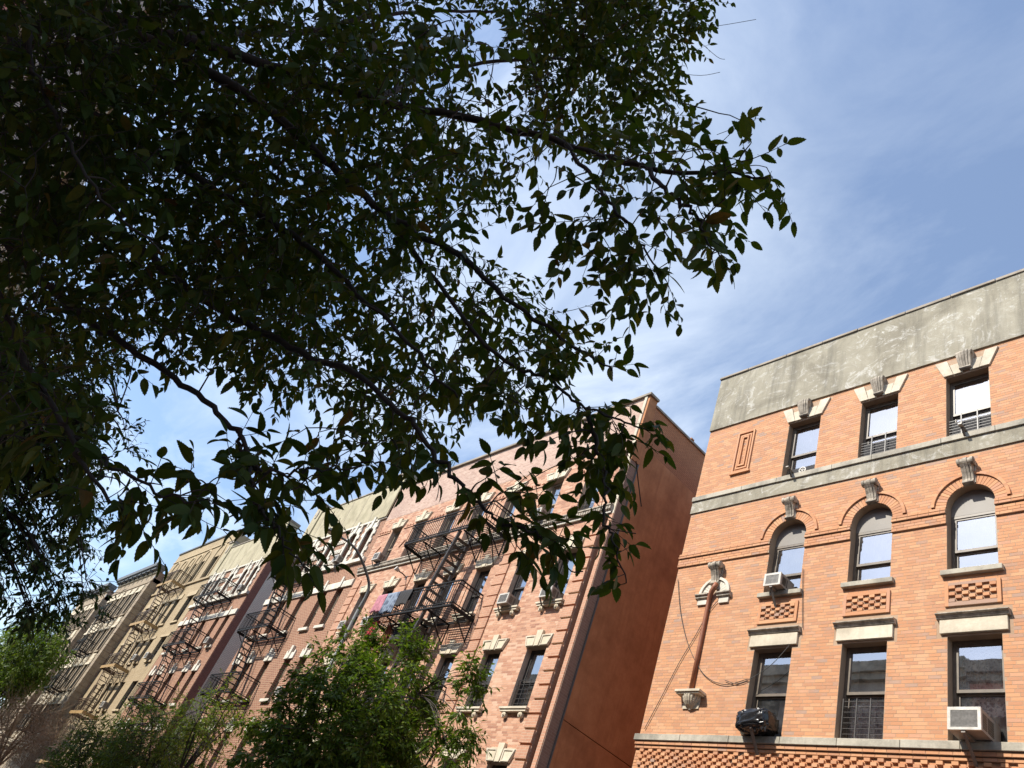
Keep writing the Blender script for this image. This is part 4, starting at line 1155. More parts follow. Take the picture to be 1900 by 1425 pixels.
# flood light on a bracket
t = thing('flood_light', 'small flood light on a bent arm fixed to the salmon house', 'light', (-25.9, YF, 12.9))
a = on_y(755, 1073, YF-0.01); b = on_y(739, 1059, YF-0.55)
MB().tube([tuple(a), tuple((a+b)/2+np.array([0,0,0.03])), tuple(b)], 0.025, 6).build('arm', M['iron_grey'], t)
MB().tube([tuple(b+np.array([0,0.02,0])), tuple(b+np.array([-0.02,-0.14,0.05]))], [0.06,0.10], 10).build('lamp_head', M['ac_white'], t)
MB().box(a[0]-0.06,a[0]+0.06,YF-0.05,YF,a[2]-0.08,a[2]+0.08).build('wall_plate', M['iron_grey'], t)

# ------------------------------------------------------------------ houses 2 and 3: red-brown brick, white trim
def brown_house(off, dz, label, covers, seed):
    x0, x1 = -39.6+off, -30.62+off
    root = thing('brick_house', label, 'house', ((x0+x1)/2, YF, 0), 'matching brown brick houses with white trim')
    cols = [c+off for c in (-38.72,-37.25,-35.18,-33.10,-31.63)]; W = 0.62; h = W/2
    rows = [(14.88,16.55),(11.66,13.46),(8.46,10.24),(5.3,7.08)]
    rows = [(a+dz, b+dz) for a, b in rows]
    holes = [(c-h, c+h, a, b) for c in cols for a, b in rows]
    wall_front(MB(), x0, x1, 0, 17.0+dz, YF, holes, 0.22).build('wall', M['brick_red'], root)
    shell(root, x0, x1, YF+0.02, 27, 18.7+dz, M['brick_dark'], M['brick_dark'])
    MB().box(x0, x1, YF-0.05, YF+0.3, 17.0+dz, 19.05+dz).build('parapet', M['tan_stucco'], root)
    MB().box(x0, x1, YF-0.09, YF+0.34, 19.05+dz, 19.12+dz).build('coping', M['coping'], root)
    for a, b in ((x0-0.02, x0+0.75), (x1-0.75, x1+0.0)):
        MB().box(a, b, YF-0.12, YF+0.55, 17.0+dz, 19.45+dz).build('parapet_pier', M['tan_stucco'], root)
        MB().box(a-0.06, b+0.04, YF-0.18, YF+0.6, 19.45+dz, 19.58+dz).build('pier_cap', M['coping'], root)
        cxx = (a+b)/2
        MB().prism([(cxx+0.16*math.cos(t), 18.95+dz+0.28*math.sin(t)) for t in np.linspace(0, 2*math.pi, 15)[:-1]], YF-0.16, YF-0.12).build('carved_ornament', M['limestone_grey'], root)
    for k in range(5):
        x = x0+1.4+k*(x1-x0-2.4)/4.5
        MB().box(x, x+0.03, YF-0.056, YF-0.05, 17.05+dz, 19.0+dz).build('stucco_joint', M['coping'], root)
    zt = 14.78+dz
    # white top storey: jambs with teeth, panels, pediment strips
    MB().box(x0-0.03, x1, YF-0.14, YF+0.02, zt-0.10, zt+0.08).build('sill_course', M['white_stone'], root)
    MB().box(x0-0.02, x1, YF-0.075, YF, 16.94+dz, 17.04+dz).build('top_course', M['white_stone'], root)
    jm = MB(); zc = zt+0.08
    jm.box(-h-0.17,-h-0.0,-0.065,0.0,0,1.72).box(h,h+0.17,-0.065,0.0,0,1.72)
    k = 0; z = 0.0
    while z < 1.62:
        if k % 2 == 0: jm.box(-h-0.30,-h-0.17,-0.065,0,z,z+0.2).box(h+0.17,h+0.30,-0.065,0,z,z+0.2)
        z += 0.22; k += 1
    JM = jm.mesh('window_jambs', M['white_stone'])
    hd = MB()
    # segmental head with key and finials
    pts = [(h*math.cos(t), 0.14*math.sin(t)) for t in np.linspace(0, math.pi, 9)]
    hd.prism([(-h-0.22,-0.02),(-h,-0.02)]+[(x, z-0.14) for x, z in reversed(pts)]+[(h,-0.02),(h+0.22,-0.02),(h+0.22,0.20),(-h-0.22,0.20)], -0.07, 0.05) if False else None
    hd.box(-h-0.25,h+0.25,-0.07,0,0.0,0.16).box(-0.09,0.09,-0.12,0,-0.02,0.62).box(-h-0.20,-h-0.08,-0.09,0,0.16,0.36).box(h+0.08,h+0.20,-0.09,0,0.16,0.36).box(-h-0.05,h+0.05,-0.06,0,0.16,0.30)
    for s_ in (-1,1):
        poly = [(s_*h,0.0),(s_*h,-0.13),(s_*h*0.75,-0.05),(s_*h*0.4,0.0)]
        if s_ > 0: poly = poly[::-1]
        hd.prism(poly, -0.06, 0.0)
    HM = hd.mesh('window_head', M['white_stone'])
    for c in cols:
        inst('window_jambs', JM, root, (c, YF, zc)); inst('window_head', HM, root, (c, YF, 16.55+dz))
    # white panels between the windows
    mids = [(a+b)/2 for a, b in zip(cols[:-1], cols[1:])]
    for i, mxx in enumerate(mids):
        wdt = (cols[i+1]-cols[i])/2-h-0.31
        if wdt < 0.12: continue
        for z in (15.05, 15.62, 16.18):
            MB().box(mxx-wdt, mxx+wdt, YF-0.05, YF, z+dz, z+0.22+dz).build('trim_panel', M['white_stone'], root)
            for s_ in (-0.5,0,0.5): MB().box(mxx+s_*wdt-0.05, mxx+s_*wdt+0.05, YF-0.07, YF-0.05, z+0.05+dz, z+0.17+dz).build('trim_block', M['white_stone'], root)
    # white band over the third floor, with keys
    MB().box(x0-0.03, x1-0.02, YF-0.07, YF+0.02, 13.47+dz, 13.78+dz).build('white_band', M['white_stone'], root)
    for c in cols: MB().box(c-0.08, c+0.08, YF-0.12, YF-0.07, 13.47+dz, 13.98+dz).build('band_key', M['white_stone'], root)
    lm = MB().box(-0.42,0.42,-0.06,0.02,0.0,0.28).box(-0.42,-0.30,-0.06,0,0.28,0.38).box(0.30,0.42,-0.06,0,0.28,0.38).prism([(-0.07,-0.02),(0.07,-0.02),(0.11,0.58),(-0.11,0.58)],-0.11,0).mesh('lintel', M['white_stone'])
    sm = MB().box(-0.42,0.42,-0.11,0.2,-0.13,0.0).mesh('sill', M['white_stone'])
    rr = random.Random(seed)
    for ri, (a, b) in enumerate(rows):
        for ci, c in enumerate(cols):
            window(root, c, a, W, b-a, YF, 'frame_tan', rr.choice([None,'curtain_grey','curtain',None]), 'glass', fw=0.06, cover_h=rr.choice([0.4,0.7,1.0]))
            if ri >= 2: inst('lintel', lm, root, (c, YF, b))
            if ri >= 1: inst('sill', sm, root, (c, YF, a))
    return root, x0, x1
brown_house(0.0, 0.0, 'brown brick house with white trim and tan parapet beside the salmon house', None, 11)
r3, bx0, bx1 = brown_house(-12.45, -0.1, 'brown brick house with white trim whose side wall is painted white', None, 12)
MB().box(bx1-0.05, bx1+0.02, YF+0.45, 27, 0, 18.55).build('painted_side_wall', M['brick_white'], r3)
MB().box(bx1-0.05, bx1+0.05, YF+0.75, 27, 18.55, 18.72).build('side_coping', M['coping'], r3)
MB().box(bx1-0.3, bx1+0.03, YF+0.03, YF+0.44, 0, 18.9).build('corner_return', M['brick_dark'], r3)
for x, z, lab in ((-33.1,14.86,'air conditioner in a white trimmed top window behind the street lamp head'),
                  (-31.65,8.46,'air conditioner in a low window of the brown house beside the salmon house'),
                  (-44.1,11.56,'air conditioner in a window of the brown house, beside the white painted wall'),
                  (-44.1,14.78,'air conditioner in a top window beside the white painted side wall')):
    air_con(x, z, YF, w_=0.44, h_=0.34, out=0.34, label=lab, bracket=(z > 14))

# ------------------------------------------------------------------ house 4: buff brick
def buff_house():
    x0, x1 = -64.0, -52.1
    root = thing('brick_house', 'buff brick house with blind arches over its top windows and ochre fire escape', 'house', (-58, YF, 0))
    cols = [(-53.6,1.1),(-56.07,0.85),(-57.48,0.66),(-58.98,0.66),(-60.6,0.66),(-62.4,0.85)]
    rows = [(17.02,18.76),(13.88,15.7),(11.2,12.8),(8.1,9.9),(5.0,6.8)]
    holes = [(c-w_/2, c+w_/2, a, b) for c, w_ in cols for a, b in rows]
    wall_front(MB(), x0, x1, 0, 20.5, YF, holes, 0.22).build('wall', M['brick_buff'], root)
    shell(root, x0, x1, YF+0.02, 27, 20.4, M['brick_buff'], M['brick_buff'])
    MB().box(x0, x1, YF-0.08, YF+0.3, 20.5, 20.62).build('coping', M['slate'], root)
    MB().box(x0, x1, YF-0.06, YF, 19.72, 19.80).build('string_course', M['cream_stone'], root)
    for z0_, z1_, pr in ((16.84,17.0,0.10),(15.72,16.05,0.05),(12.82,12.98,0.04)):
        if z1_ == 17.0: MB().box(x0, x1, YF-pr, YF+0.02, z0_, z1_).build('band', M['brick_buff'], root)
        else:
            for c, w_ in cols: MB().box(c-w_/2-0.3, c+w_/2+0.3, YF-pr, YF+0.02, z0_, z1_).build('lintel', M['cream_stone'], root)
    rr = random.Random(4)
    for c, w_ in cols:
        for a, b in rows:
            window(root, c, a, w_, b-a, YF, 'frame_dark', rr.choice([None,'curtain_grey','curtain']), 'glass', cover_h=rr.choice([0.4,0.8]))
            if a < 17: MB().box(c-w_/2-0.1, c+w_/2+0.1, YF-0.1, YF+0.2, a-0.12, a).build('sill', M['cream_stone'], root)
        ar = MB(); R0 = w_/2+0.06
        for k in range(14):
            t0 = math.pi*k/14; t1 = math.pi*(k+1)/14
            for r0, r1, pr in ((R0, R0+0.12, 0.06),):
                ar.prism([(c+r0*math.cos(t0),19.0+r0*1.1*math.sin(t0)),(c+r1*math.cos(t0),19.0+r1*1.1*math.sin(t0)),(c+r1*math.cos(t1),19.0+r1*1.1*math.sin(t1)),(c+r0*math.cos(t1),19.0+r0*1.1*math.sin(t1))], YF-pr, YF)
        for s_ in (-1,1): ar.box(min(c+s_*R0,c+s_*(R0+0.12)), max(c+s_*R0,c+s_*(R0+0.12)), YF-0.06, YF, 17.02, 19.0)
        ar.build('blind_arch', M['cream_stone'], root)
buff_house()
for x, z, lab in ((-53.6,11.2,'air conditioner in a wide window of the buff house'),
                  (-56.07,11.2,'air conditioner in a buff house window beside the ochre fire escape'),
                  (-56.07,8.1,'white air conditioner in a low buff house window beside the fire escape')):
    air_con(x, z, YF, w_=0.5, h_=0.38, out=0.36, label=lab, bracket=False)

# ------------------------------------------------------------------ houses 5 and 6: tan stone with slate cornice
def stone_house(off, label, fe_label):
    y = 12.33; x0, x1 = -74.3+off, -64.02+off
    root = thing('stone_house', label, 'house', ((x0+x1)/2, y, 0), 'tan stone houses with slate cornices')
    cols = [c+off for c in (-65.5,-67.2,-68.8,-70.5,-72.0,-73.3)]; W = 0.78; h = W/2
    rows = [(15.15,17.0),(12.2,14.05),(9.3,11.12),(6.4,8.2)]
    holes = [(c-h, c+h, a, b) for c in cols for a, b in rows]
    wall_front(MB(), x0, x1, 0, 18.75, y, holes, 0.25).build('wall', M['tan_stone'], root)
    shell(root, x0, x1, y+0.02, 27, 18.75, M['brick_tan'], M['brick_brown'])
    MB().box(x0-0.1, x1+0.12, y-0.42, y+0.4, 18.95, 19.25).box(x0-0.05, x1+0.08, y-0.30, y+0.35, 18.75, 18.95).build('cornice', M['slate'], root)
    MB().box(x0, x1+0.02, y-0.08, y+0.05, 18.55, 18.72).build('frieze_moulding', M['white_stone_b'], root)
    MB().box(x0, x1, y-0.06, y+0.02, 17.75, 17.88).build('frieze_moulding', M['tan_stone'], root)
    for k in range(1, 9): MB().box(x0+k*1.15, x0+k*1.15+0.16, y-0.40, y-0.1, 18.60, 18.76).build('cornice_bracket', M['slate'], root)
    z = 0.6; i = 0
    while z < 17.4:
        w_ = 0.55 if i % 2 else 0.8
        MB().box(x1-0.3-w_*0.4, x1+0.03, y-0.035, y+0.25+w_*0.5, z, z+0.41).build('quoin', M['tan_stone'] if i % 3 else M['tan_stone_dark'], root)
        z += 0.43; i += 1
    rr = random.Random(9)
    hm = MB().box(-h-0.2,h+0.2,-0.12,0.02,0.0,0.16).mesh('window_head', M['white_stone_b'])
    for s_ in range(5): pass
    vs = MB()
    for k in range(5):
        a = -0.42+k*0.19; vs.prism([(a,0.17),(a+0.16,0.17),(a+0.16+(k-2)*0.03+0.0,0.60),(a+(k-2)*0.03,0.60)], -0.07, 0.0)
    VM = vs.mesh('flat_arch', M['white_stone_b'])
    pm = MB().box(-h-0.16,-h-0.02,-0.07,0,0,1.85).box(h+0.02,h+0.16,-0.07,0,0,1.85).mesh('jambs', M['tan_stone'])
    sp = MB().box(-h,h,-0.05,0,-0.75,-0.2).box(-h+0.08,h-0.08,-0.08,-0.05,-0.67,-0.28).mesh('spandrel_panel', M['white_stone_b'])
    sl_ = MB().box(-h-0.18,h+0.18,-0.12,0.2,-0.12,0.0).mesh('sill', M['tan_stone'])
    for a, b in rows:
        for c in cols:
            window(root, c, a, W, b-a, y, 'frame_dark', rr.choice([None,'curtain_grey',None]), 'glass', cover_h=0.5)
            inst('window_head', hm, root, (c, y, b)); inst('flat_arch', VM, root, (c, y, b)); inst('jambs', pm, root, (c, y, a)); inst('spandrel_panel', sp, root, (c, y, a)); inst('sill', sl_, root, (c, y, a))
    MB().box(x0, x1+0.12, y-0.28, y+0.3, 5.3, 5.55).box(x0, x1+0.06, y-0.18, y+0.2, 5.05, 5.3).build('belt_course', M['white_stone_b'], root)
    fire_escape(fe_label, -69.6+off, -67.0+off, [14.85,11.95,9.05,6.15], y, 0.92, run=1.3, top_x=-69.1+off, slat=0.15, bal=0.2, stair_mat='iron_black')
stone_house(0.0, 'tan stone house with slate cornice adjoining the buff brick house', 'black fire escape on the tan stone house adjoining the buff house')
stone_house(-13.2, 'tan stone house with slate cornice at the far end of the row', 'black fire escape on the tan stone house at the far end of the row')

# ------------------------------------------------------------------ houses on the camera's side of the street
def near_house(name, label, x0, x1, H, mat, trim, seed, wcols=None):
    y = -5.3
    root = thing(name, label, 'house', ((x0+x1)/2, y, 0))
    n_ = max(2, int((x1-x0)/2.1)); cols = [x0+(k+0.5)*(x1-x0)/n_ for k in range(n_)]
    rows = [(1.3+3.1*k, 3.2+3.1*k) for k in range(int((H-2.5)/3.1))]
    # the same wall builder, mirrored to face +Y
    mb = MB(); hs = [(c-0.45, c+0.45, a, b) for c in cols for a, b in rows]
    wall_front(mb, x0, x1, 0, H, 0.0, hs, 0.22)
    mb.v = [(v[0], y-v[1], v[2]) for v in mb.v]; mb.f = [f[::-1] for f in mb.f]
    mb.build('wall', mat, root)
    MB().quad((x0,y,0),(x0,y-14,0),(x0,y-14,H),(x0,y,H)).build('side_wall', mat, root)
    MB().quad((x1,y-14,0),(x1,y,0),(x1,y,H),(x1,y-14,H)).build('side_wall', mat, root)
    MB().quad((x0,y-14,0),(x1,y-14,0),(x1,y-14,H),(x0,y-14,H)).build('back_wall', mat, root)
    MB().box(x0, x1, y-14, y-0.02, H-0.5, H-0.2).build('roof', M['slate'], root)
    MB().box(x0, x1, y-0.02, y+0.42, H-0.6, H-0.1).box(x0, x1, y-0.02, y+0.25, H-0.9, H-0.6).build('cornice', trim, root)
    MB().box(x0, x1, y-0.02, y+0.12, 12.55, 12.85).build('belt_course', trim, root)
    wm = MB(); wm.box(-0.45,0.45,-0.30,-0.2,0,0.06).box(-0.45,0.45,-0.30,-0.2,1.84,1.9).box(-0.45,-0.39,-0.3,-0.2,0.06,1.84).box(0.39,0.45,-0.3,-0.2,0.06,1.84).box(-0.39,0.39,-0.28,-0.22,0.92,0.98)
    wmm = wm.mesh('window', M['frame_dark']); pm_ = MB().quad((-0.39,-0.25,0.06),(-0.39,-0.25,1.84),(0.39,-0.25,1.84),(0.39,-0.25,0.06)).mesh('pane', M['glass_bright'])
    bm_ = MB().quad((-0.5,-0.5,-0.1),(-0.5,-0.5,2.0),(0.5,-0.5,2.0),(0.5,-0.5,-0.1)).mesh('curtain', M['curtain_grey'])
    lm = MB().box(-0.6,0.6,-0.02,0.08,1.9,2.15).mesh('lintel', trim); sm = MB().box(-0.58,0.58,-0.2,0.12,-0.14,0.0).mesh('sill', trim)
    for a, b in rows:
        for c in cols:
            wo_ = inst('window', wmm, root, (c, y, a)); inst('pane', pm_, wo_, (c, y, a)); inst('curtain', bm_, wo_, (c, y, a))
            inst('lintel', lm, root, (c, y, a)); inst('sill', sm, root, (c, y, a))
    return root
near_house('brick_house', 'rose red brick house across the street, at the corner above the branches', -13.9, 8, 19.0, M['brick_rose'], M['coping'], 1)
near_house('brick_house', 'grey brick house across the street, half hidden by the dark elm branches', -25.5, -13.92, 19.2, M['brick_grey'], M['sill_stone'], 2)
near_house('brick_house', 'long tan brown brick house far across the street behind the dark trees', -75, -25.52, 19.4, M['brick_tan'], M['sill_stone'], 3)

# ------------------------------------------------------------------ street lamp
def street_lamp():
    yp = 8.62; xp = -2.2265*yp
    root = thing('street_lamp', 'grey street lamp with a long curved arm and flat head', 'street lamp', (xp, yp, 0.13))
    z1 = 8.6
    MB().tube([(xp,yp,0.13),(xp,yp,0.5),(xp,yp,4),(xp,yp,z1)], [0.10,0.075,0.055,0.042], 12).build('pole', M['lamp_grey'], root, smooth=True)
    MB().tube([(xp,yp,0.13),(xp,yp,0.45)], [0.2,0.16], 12).build('base', M['lamp_grey'], root)
    pts = []
    for pxy, k in (((684,1093),0.0),((679,1060),0.10),((664,1025),0.38),((649,1008),0.66),((634,998),0.98)):
        v = CAMR @ np.array([pxy[0]-950.0, 712.5-pxy[1], -FPX]); t = xp/v[0]; pts.append(CAMP+v*t)
    pts = [np.array([xp,yp,z1])] + [np.array([xp, p[1], p[2]]) for p in pts]
    sm = []
    for i in range(len(pts)-1):
        p0 = pts[max(i-1,0)]; p1 = pts[i]; p2 = pts[i+1]; p3 = pts[min(i+2,len(pts)-1)]
        for t in np.linspace(0, 1, 6, endpoint=False):
            sm.append(0.5*((2*p1)+(-p0+p2)*t+(2*p0-5*p1+4*p2-p3)*t*t+(-p0+3*p1-3*p2+p3)*t**3))
    sm.append(pts[-1])
    MB().tube(sm, [0.042-0.012*i/len(sm) for i in range(len(sm))], 10).build('arm', M['lamp_grey'], root, smooth=True)
    v = CAMR @ np.array([606-950.0, 712.5-980, -FPX]); tip = CAMP+v*(xp/v[0]); a = pts[-1]
    d = tip-a; d[0] = 0; Ln = np.linalg.norm(d); d /= Ln
    up = np.array([0,-d[2],d[1]]); up = up if up[2] > 0 else -up
    mb = MB(); prof = [(0,0.05,0.035),(0.12,0.075,0.05),(0.3,0.14,0.055),(Ln*0.8,0.15,0.045),(Ln*0.95,0.12,0.03),(Ln,0.05,0.012)]
    for s_, w_, hh in prof:
        c = a+d*s_
        for sx, su in ((-1,-1),(1,-1),(0.75,1),(-0.75,1)): mb.v.append(tuple(c+np.array([sx*w_,0,0])+up*su*hh))
    for i in range(len(prof)-1):
        for j in range(4):
            q = i*4+j; r = i*4+(j+1) % 4; mb.f.append((q,r,r+4,q+4))
    mb.f += [(3,2,1,0), tuple(range((len(prof)-1)*4, len(prof)*4))]
    hd = mb.build('lamp_head', M['lamp_grey'], root, bevel=0.01)
    c0 = a+d*Ln*0.35-up*0.056; c1 = a+d*Ln*0.85-up*0.05
    MB().quad(tuple(c0+np.array([-0.1,0,0])),tuple(c1+np.array([-0.09,0,0])),tuple(c1+np.array([0.09,0,0])),tuple(c0+np.array([0.1,0,0]))).build('lens', M['lamp_lens'], hd)
street_lamp()

# ------------------------------------------------------------------ leaves and trees
def leaf_template(nseg, teeth, fold=0.18, curl=0.15, width=0.47):
    """unit leaf along +x, normal +z: midrib and two serrated edges"""
    V = []; T = []
    ts = np.linspace(0, 1, nseg+1)
    def wdt(t): return width/2*(math.sin(math.pi*min(1, t**0.72))**0.85)*(1-0.15*t)
    mid = []; le = []; ri = []
    for i, t in enumerate(ts):
        z = -curl*t*t
        mid.append(len(V)); V.append((t, 0, z))
        if 0 < i < nseg:
            wv = wdt(t); le.append(len(V)); V.append((t+0.02, wv, z+fold*wv)); ri.append(len(V)); V.append((t+0.02, -wv, z+fold*wv))
    for k in range(nseg):
        for e, sg in ((le, 1), (ri, -1)):
            a, b = mid[k], mid[k+1]
            if k == 0: tri = [(a, b, e[0])]
            elif k == nseg-1: tri = [(a, b, e[k-1])]
            else: tri = [(a, b, e[k]), (a, e[k], e[k-1])]
            for t_ in tri: T.append(t_ if sg > 0 else t_[::-1])
            if teeth and 0 < k < nseg-1:
                p = V[e[k-1]]; q = V[e[k]]
                tp = (q[0]+0.022, q[1]+0.012*sg+0.15*(p[1]-q[1]), q[2]); V.append(tp)
                mx_ = ((p[0]+q[0])/2, (p[1]+q[1])/2, (p[2]+q[2])/2); V.append(mx_)
                t_ = (len(V)-1, e[k], len(V)-2)
                T.append(t_ if sg < 0 else t_[::-1])
    # petiole
    n = len(V); V += [(-0.16,-0.012,0.02),(-0.16,0.012,0.02),(0.02,0.010,0),(0.02,-0.010,0)]; T += [(n,n+3,n+2),(n,n+2,n+1)]
    return np.array(V, float), np.array(T, int)

def leaf_frames(dirs, norms):
    d = dirs/np.linalg.norm(dirs, axis=1, keepdims=True)
    y = np.cross(norms, d); y /= np.linalg.norm(y, axis=1, keepdims=True)+1e-9
    z = np.cross(d, y)
    return np.stack([d, y, z], axis=2)        # (n,3,3) columns

def leaf_mesh(name, P0, dirs, norms, size, tmpl, mat):
    V, T = tmpl; n = len(P0)
    Rm = leaf_frames(dirs, norms)
    W = np.einsum('nij,vj->nvi', Rm, V)*size[:,None,None]+P0[:,None,:]
    F = (T[None]+(np.arange(n)*len(V))[:,None,None]).reshape(-1,3)
    return np_mesh(name, W.reshape(-1,3), [F], mat)

def spray(p, d, L_, r, spacing=0.024, lsize=0.06, droop=0.35, hang=0.6):
    """a leafy twig: points of the twig and its leaves, set alternately left and right"""
    n_ = max(3, int(L_/spacing)); pts = [np.array(p, float)]; d = d/np.linalg.norm(d); leaves = []
    side = np.cross(d, [0,0,1.0]); side /= np.linalg.norm(side)+1e-6
    side = side+0.5*r.normal(size=3)*0.6; 
    for i in range(n_):
        d = d+np.array([0,0,-1])*droop*spacing*2.2+r.normal(size=3)*0.05; d /= np.linalg.norm(d)
        pts.append(pts[-1]+d*spacing)
        s_ = side-d*np.dot(side, d); s_ /= np.linalg.norm(s_)+1e-6
        if r.random() < 0.08: continue
        sg = 1 if i % 2 else -1
        ld = sg*s_*0.75+d*0.55+np.array([0,0,-1])*hang*r.uniform(0.3,1.4)+r.normal(size=3)*0.22
        nm = np.cross(d, s_)*sg*0+np.array([0,0,1.0])+r.normal(size=3)*0.45
        sz = lsize*r.uniform(0.6,1.25)*(0.65+0.5*math.sin(math.pi*min(1,(i+2)/(n_+1))))
        leaves.append((pts[-1].copy(), ld, nm, sz))
    # end leaf
    leaves.append((pts[-1].copy(), d+np.array([0,0,-0.3]), np.array([0,0,1.0])+r.normal(size=3)*0.3, lsize*0.9))
    return pts, leaves

def inpoly(x, y, poly):
    c = False; j = len(poly)-1
    for i in range(len(poly)):
        xi, yi = poly[i]; xj, yj = poly[j]
        if (yi > y) != (yj > y) and x < (xj-xi)*(y-yi)/(yj-yi)+xi: c = not c
        j = i
    return c

def smooth_path(pts, k=6):
    pts = [np.array(p, float) for p in pts]; out = []
    for i in range(len(pts)-1):
        p0 = pts[max(i-1,0)]; p1 = pts[i]; p2 = pts[i+1]; p3 = pts[min(i+2,len(pts)-1)]
        for t in np.linspace(0, 1, k, endpoint=False):
            out.append(0.5*((2*p1)+(-p0+p2)*t+(2*p0-5*p1+4*p2-p3)*t*t+(-p0+3*p1-3*p2+p3)*t**3))
    out.append(pts[-1]); return out

def near_elm():
    r = np.random.default_rng(21)
    base = np.array([-5.2,-1.45,0.13])
    root = thing('elm_tree', 'dark elm tree with toothed leaves whose branches overhang the street', 'tree', tuple(base))
    fork = np.array([-5.0,-1.3,3.7])
    MB().tube(smooth_path([base, base+[0.02,0.03,0.5], base+[0.08,0.05,1.8], fork]), list(np.linspace(0.24,0.16,19)), 12).build('trunk', M['bark'], root, smooth=True)
    nodes = []       # (point, radius) skeleton points to hang branches from
    def limb(spec, r0, r1, start=None):
        pts = [start] if start is not None else []
        pts += [P(*s) for s in spec]
        sp = smooth_path(pts, 7); n_ = len(sp)
        for i in range(1, n_-1): sp[i] = sp[i]+r.normal(size=3)*0.006
        rad = [r0+(r1-r0)*(i/(n_-1))**0.8 for i in range(n_)]
        MB().tube(sp, rad, 7).build('limb', M['bark'], root, smooth=True)
        for p, q in zip(sp, rad): nodes.append((p, q))
        return sp
    limb([(0,150,5.2),(120,20,4.9),(300,62,4.6),(500,122,4.3),(700,185,4.0),(900,225,3.7),(1050,268,3.3),(1200,312,2.95),(1330,322,2.78),(1425,328,2.7)], 0.048, 0.0025, fork)
    limb([(250,62,4.6),(380,130,4.2),(500,205,3.9),(620,312,3.6),(720,402,3.3),(850,475,3.0),(950,565,2.85),(1060,640,2.75),(1135,688,2.7)], 0.036, 0.003, P(120,20,4.9))
    limb([(-60,400,5.0),(60,500,4.4),(130,570,4.0),(240,645,3.5),(350,720,3.0),(440,800,2.5),(465,868,2.25)], 0.03, 0.005, fork)
    limb([(470,868,2.25),(560,875,2.2),(640,868,2.2),(712,858,2.2)], 0.006, 0.0025, P(440,800,2.5))
    limb([(200,430,4.2),(330,520,3.7),(420,582,3.4),(560,655,3.0),(650,690,2.75),(740,760,2.5),(800,835,2.3),(860,910,2.2),(925,968,2.15)], 0.022, 0.004, P(-60,400,5.0))
    limb([(560,60,5.6),(700,30,5.9),(860,20,6.3),(1000,30,6.5),(1150,40,6.5),(1300,52,6.6)], 0.022, 0.003, P(300,62,4.6))
    limb([(820,130,5.2),(1000,110,5.6),(1140,130,5.8),(1250,185,6.0),(1385,222,6.0)], 0.018, 0.003, P(700,185,4.0))
    limb([(1100,335,2.9),(1150,400,2.65),(1195,455,2.55),(1235,520,2.5)], 0.010, 0.002, P(1050,268,3.3))
    limb([(1240,360,2.65),(1290,400,2.55),(1310,440,2.5),(1335,475,2.45)], 0.010, 0.002, P(1200,312,2.95))
    limb([(900,640,2.85),(1010,700,2.7),(1090,755,2.65),(1170,785,2.6),(1222,803,2.6)], 0.010, 0.002, P(720,402,3.3))
    limb([(1105,820,2.6),(1125,880,2.55),(1120,950,2.5),(1140,1010,2.45),(1162,1082,2.45)], 0.009, 0.002, P(1090,755,2.65))
    limb([(980,985,2.1),(1020,1010,2.1),(1062,1015,2.1)], 0.005, 0.002, P(925,968,2.15))
    limb([(470,920,2.1),(500,965,2.05),(530,1005,2.0),(560,1045,2.0)], 0.006, 0.002, P(465,868,2.25))
    limb([(0,560,4.0),(40,660,3.2),(100,760,2.6),(165,880,2.3),(235,955,2.15)], 0.018, 0.003, P(-60,400,5.0))
    limb([(200,860,2.3),(300,915,2.1),(390,935,2.0)], 0.007, 0.002, P(130,800,2.5))
    limb([(-40,200,4.8),(100,185,4.3),(260,270,3.9),(420,360,3.6),(560,450,3.3),(680,560,3.0),(780,660,2.8),(850,740,2.7)], 0.03, 0.004, fork)
    limb([(40,30,3.6),(60,120,3.2),(120,250,2.9),(200,380,2.6),(300,470,2.4)], 0.014, 0.002, P(0,150,5.2))
    # crown regions: (photo outline, number of leafy twigs, near, far)
    reg = [
     ([(-80,-80),(860,-80),(880,20),(960,120),(1010,160),(1060,280),(900,352),(872,410),(900,480),(985,540),(1060,620),(1110,680),(1030,715),(960,752),(870,752),(790,795),(700,790),(610,780),(520,755),(470,735),(400,700),(330,685),(240,655),(150,690),(100,760),(-80,800)], 1950, 2.8, 6.4),
     ([(-80,-80),(700,-80),(800,300),(760,560),(560,700),(300,620),(-80,640)], 1500, 3.0, 6.4),
     ([(860,-60),(1310,-60),(1295,20),(1250,120),(1235,180),(1270,215),(1230,275),(1060,290),(960,150)], 620, 4.4, 6.6),
     ([(1040,285),(1130,265),(1270,270),(1400,262),(1440,335),(1330,385),(1320,440),(1275,430),(1245,525),(1170,545),(1100,505),(1060,440),(1005,375)], 84, 2.5, 3.1),
     ([(880,640),(980,650),(1110,690),(1060,735),(1130,770),(1200,800),(1120,850),(1140,960),(1115,960),(1085,860),(1010,815),(900,730)], 46, 2.5, 2.9),
     ([(850,900),(900,880),(960,920),(1050,985),(1040,1020),(960,1020),(890,985)], 13, 2.1, 2.3),
     ([(400,875),(560,850),(600,880),(560,920),(525,940),(555,1010),(525,1010),(480,955),(420,930)], 20, 2.0, 2.4),
     ([(-40,640),(120,700),(140,780),(110,840),(-40,830)], 40, 2.4, 3.2),
     ([(130,870),(260,880),(400,880),(420,910),(300,950),(240,960),(150,905)], 15, 2.1, 2.5),
     ([(560,790),(700,800),(800,800),(790,840),(700,850),(600,860)], 24, 2.4, 3.0),
    ]
    NP = np.array([q[0] for q in nodes]); NR = np.array([q[1] for q in nodes])
    leaves = []; tw = MB()
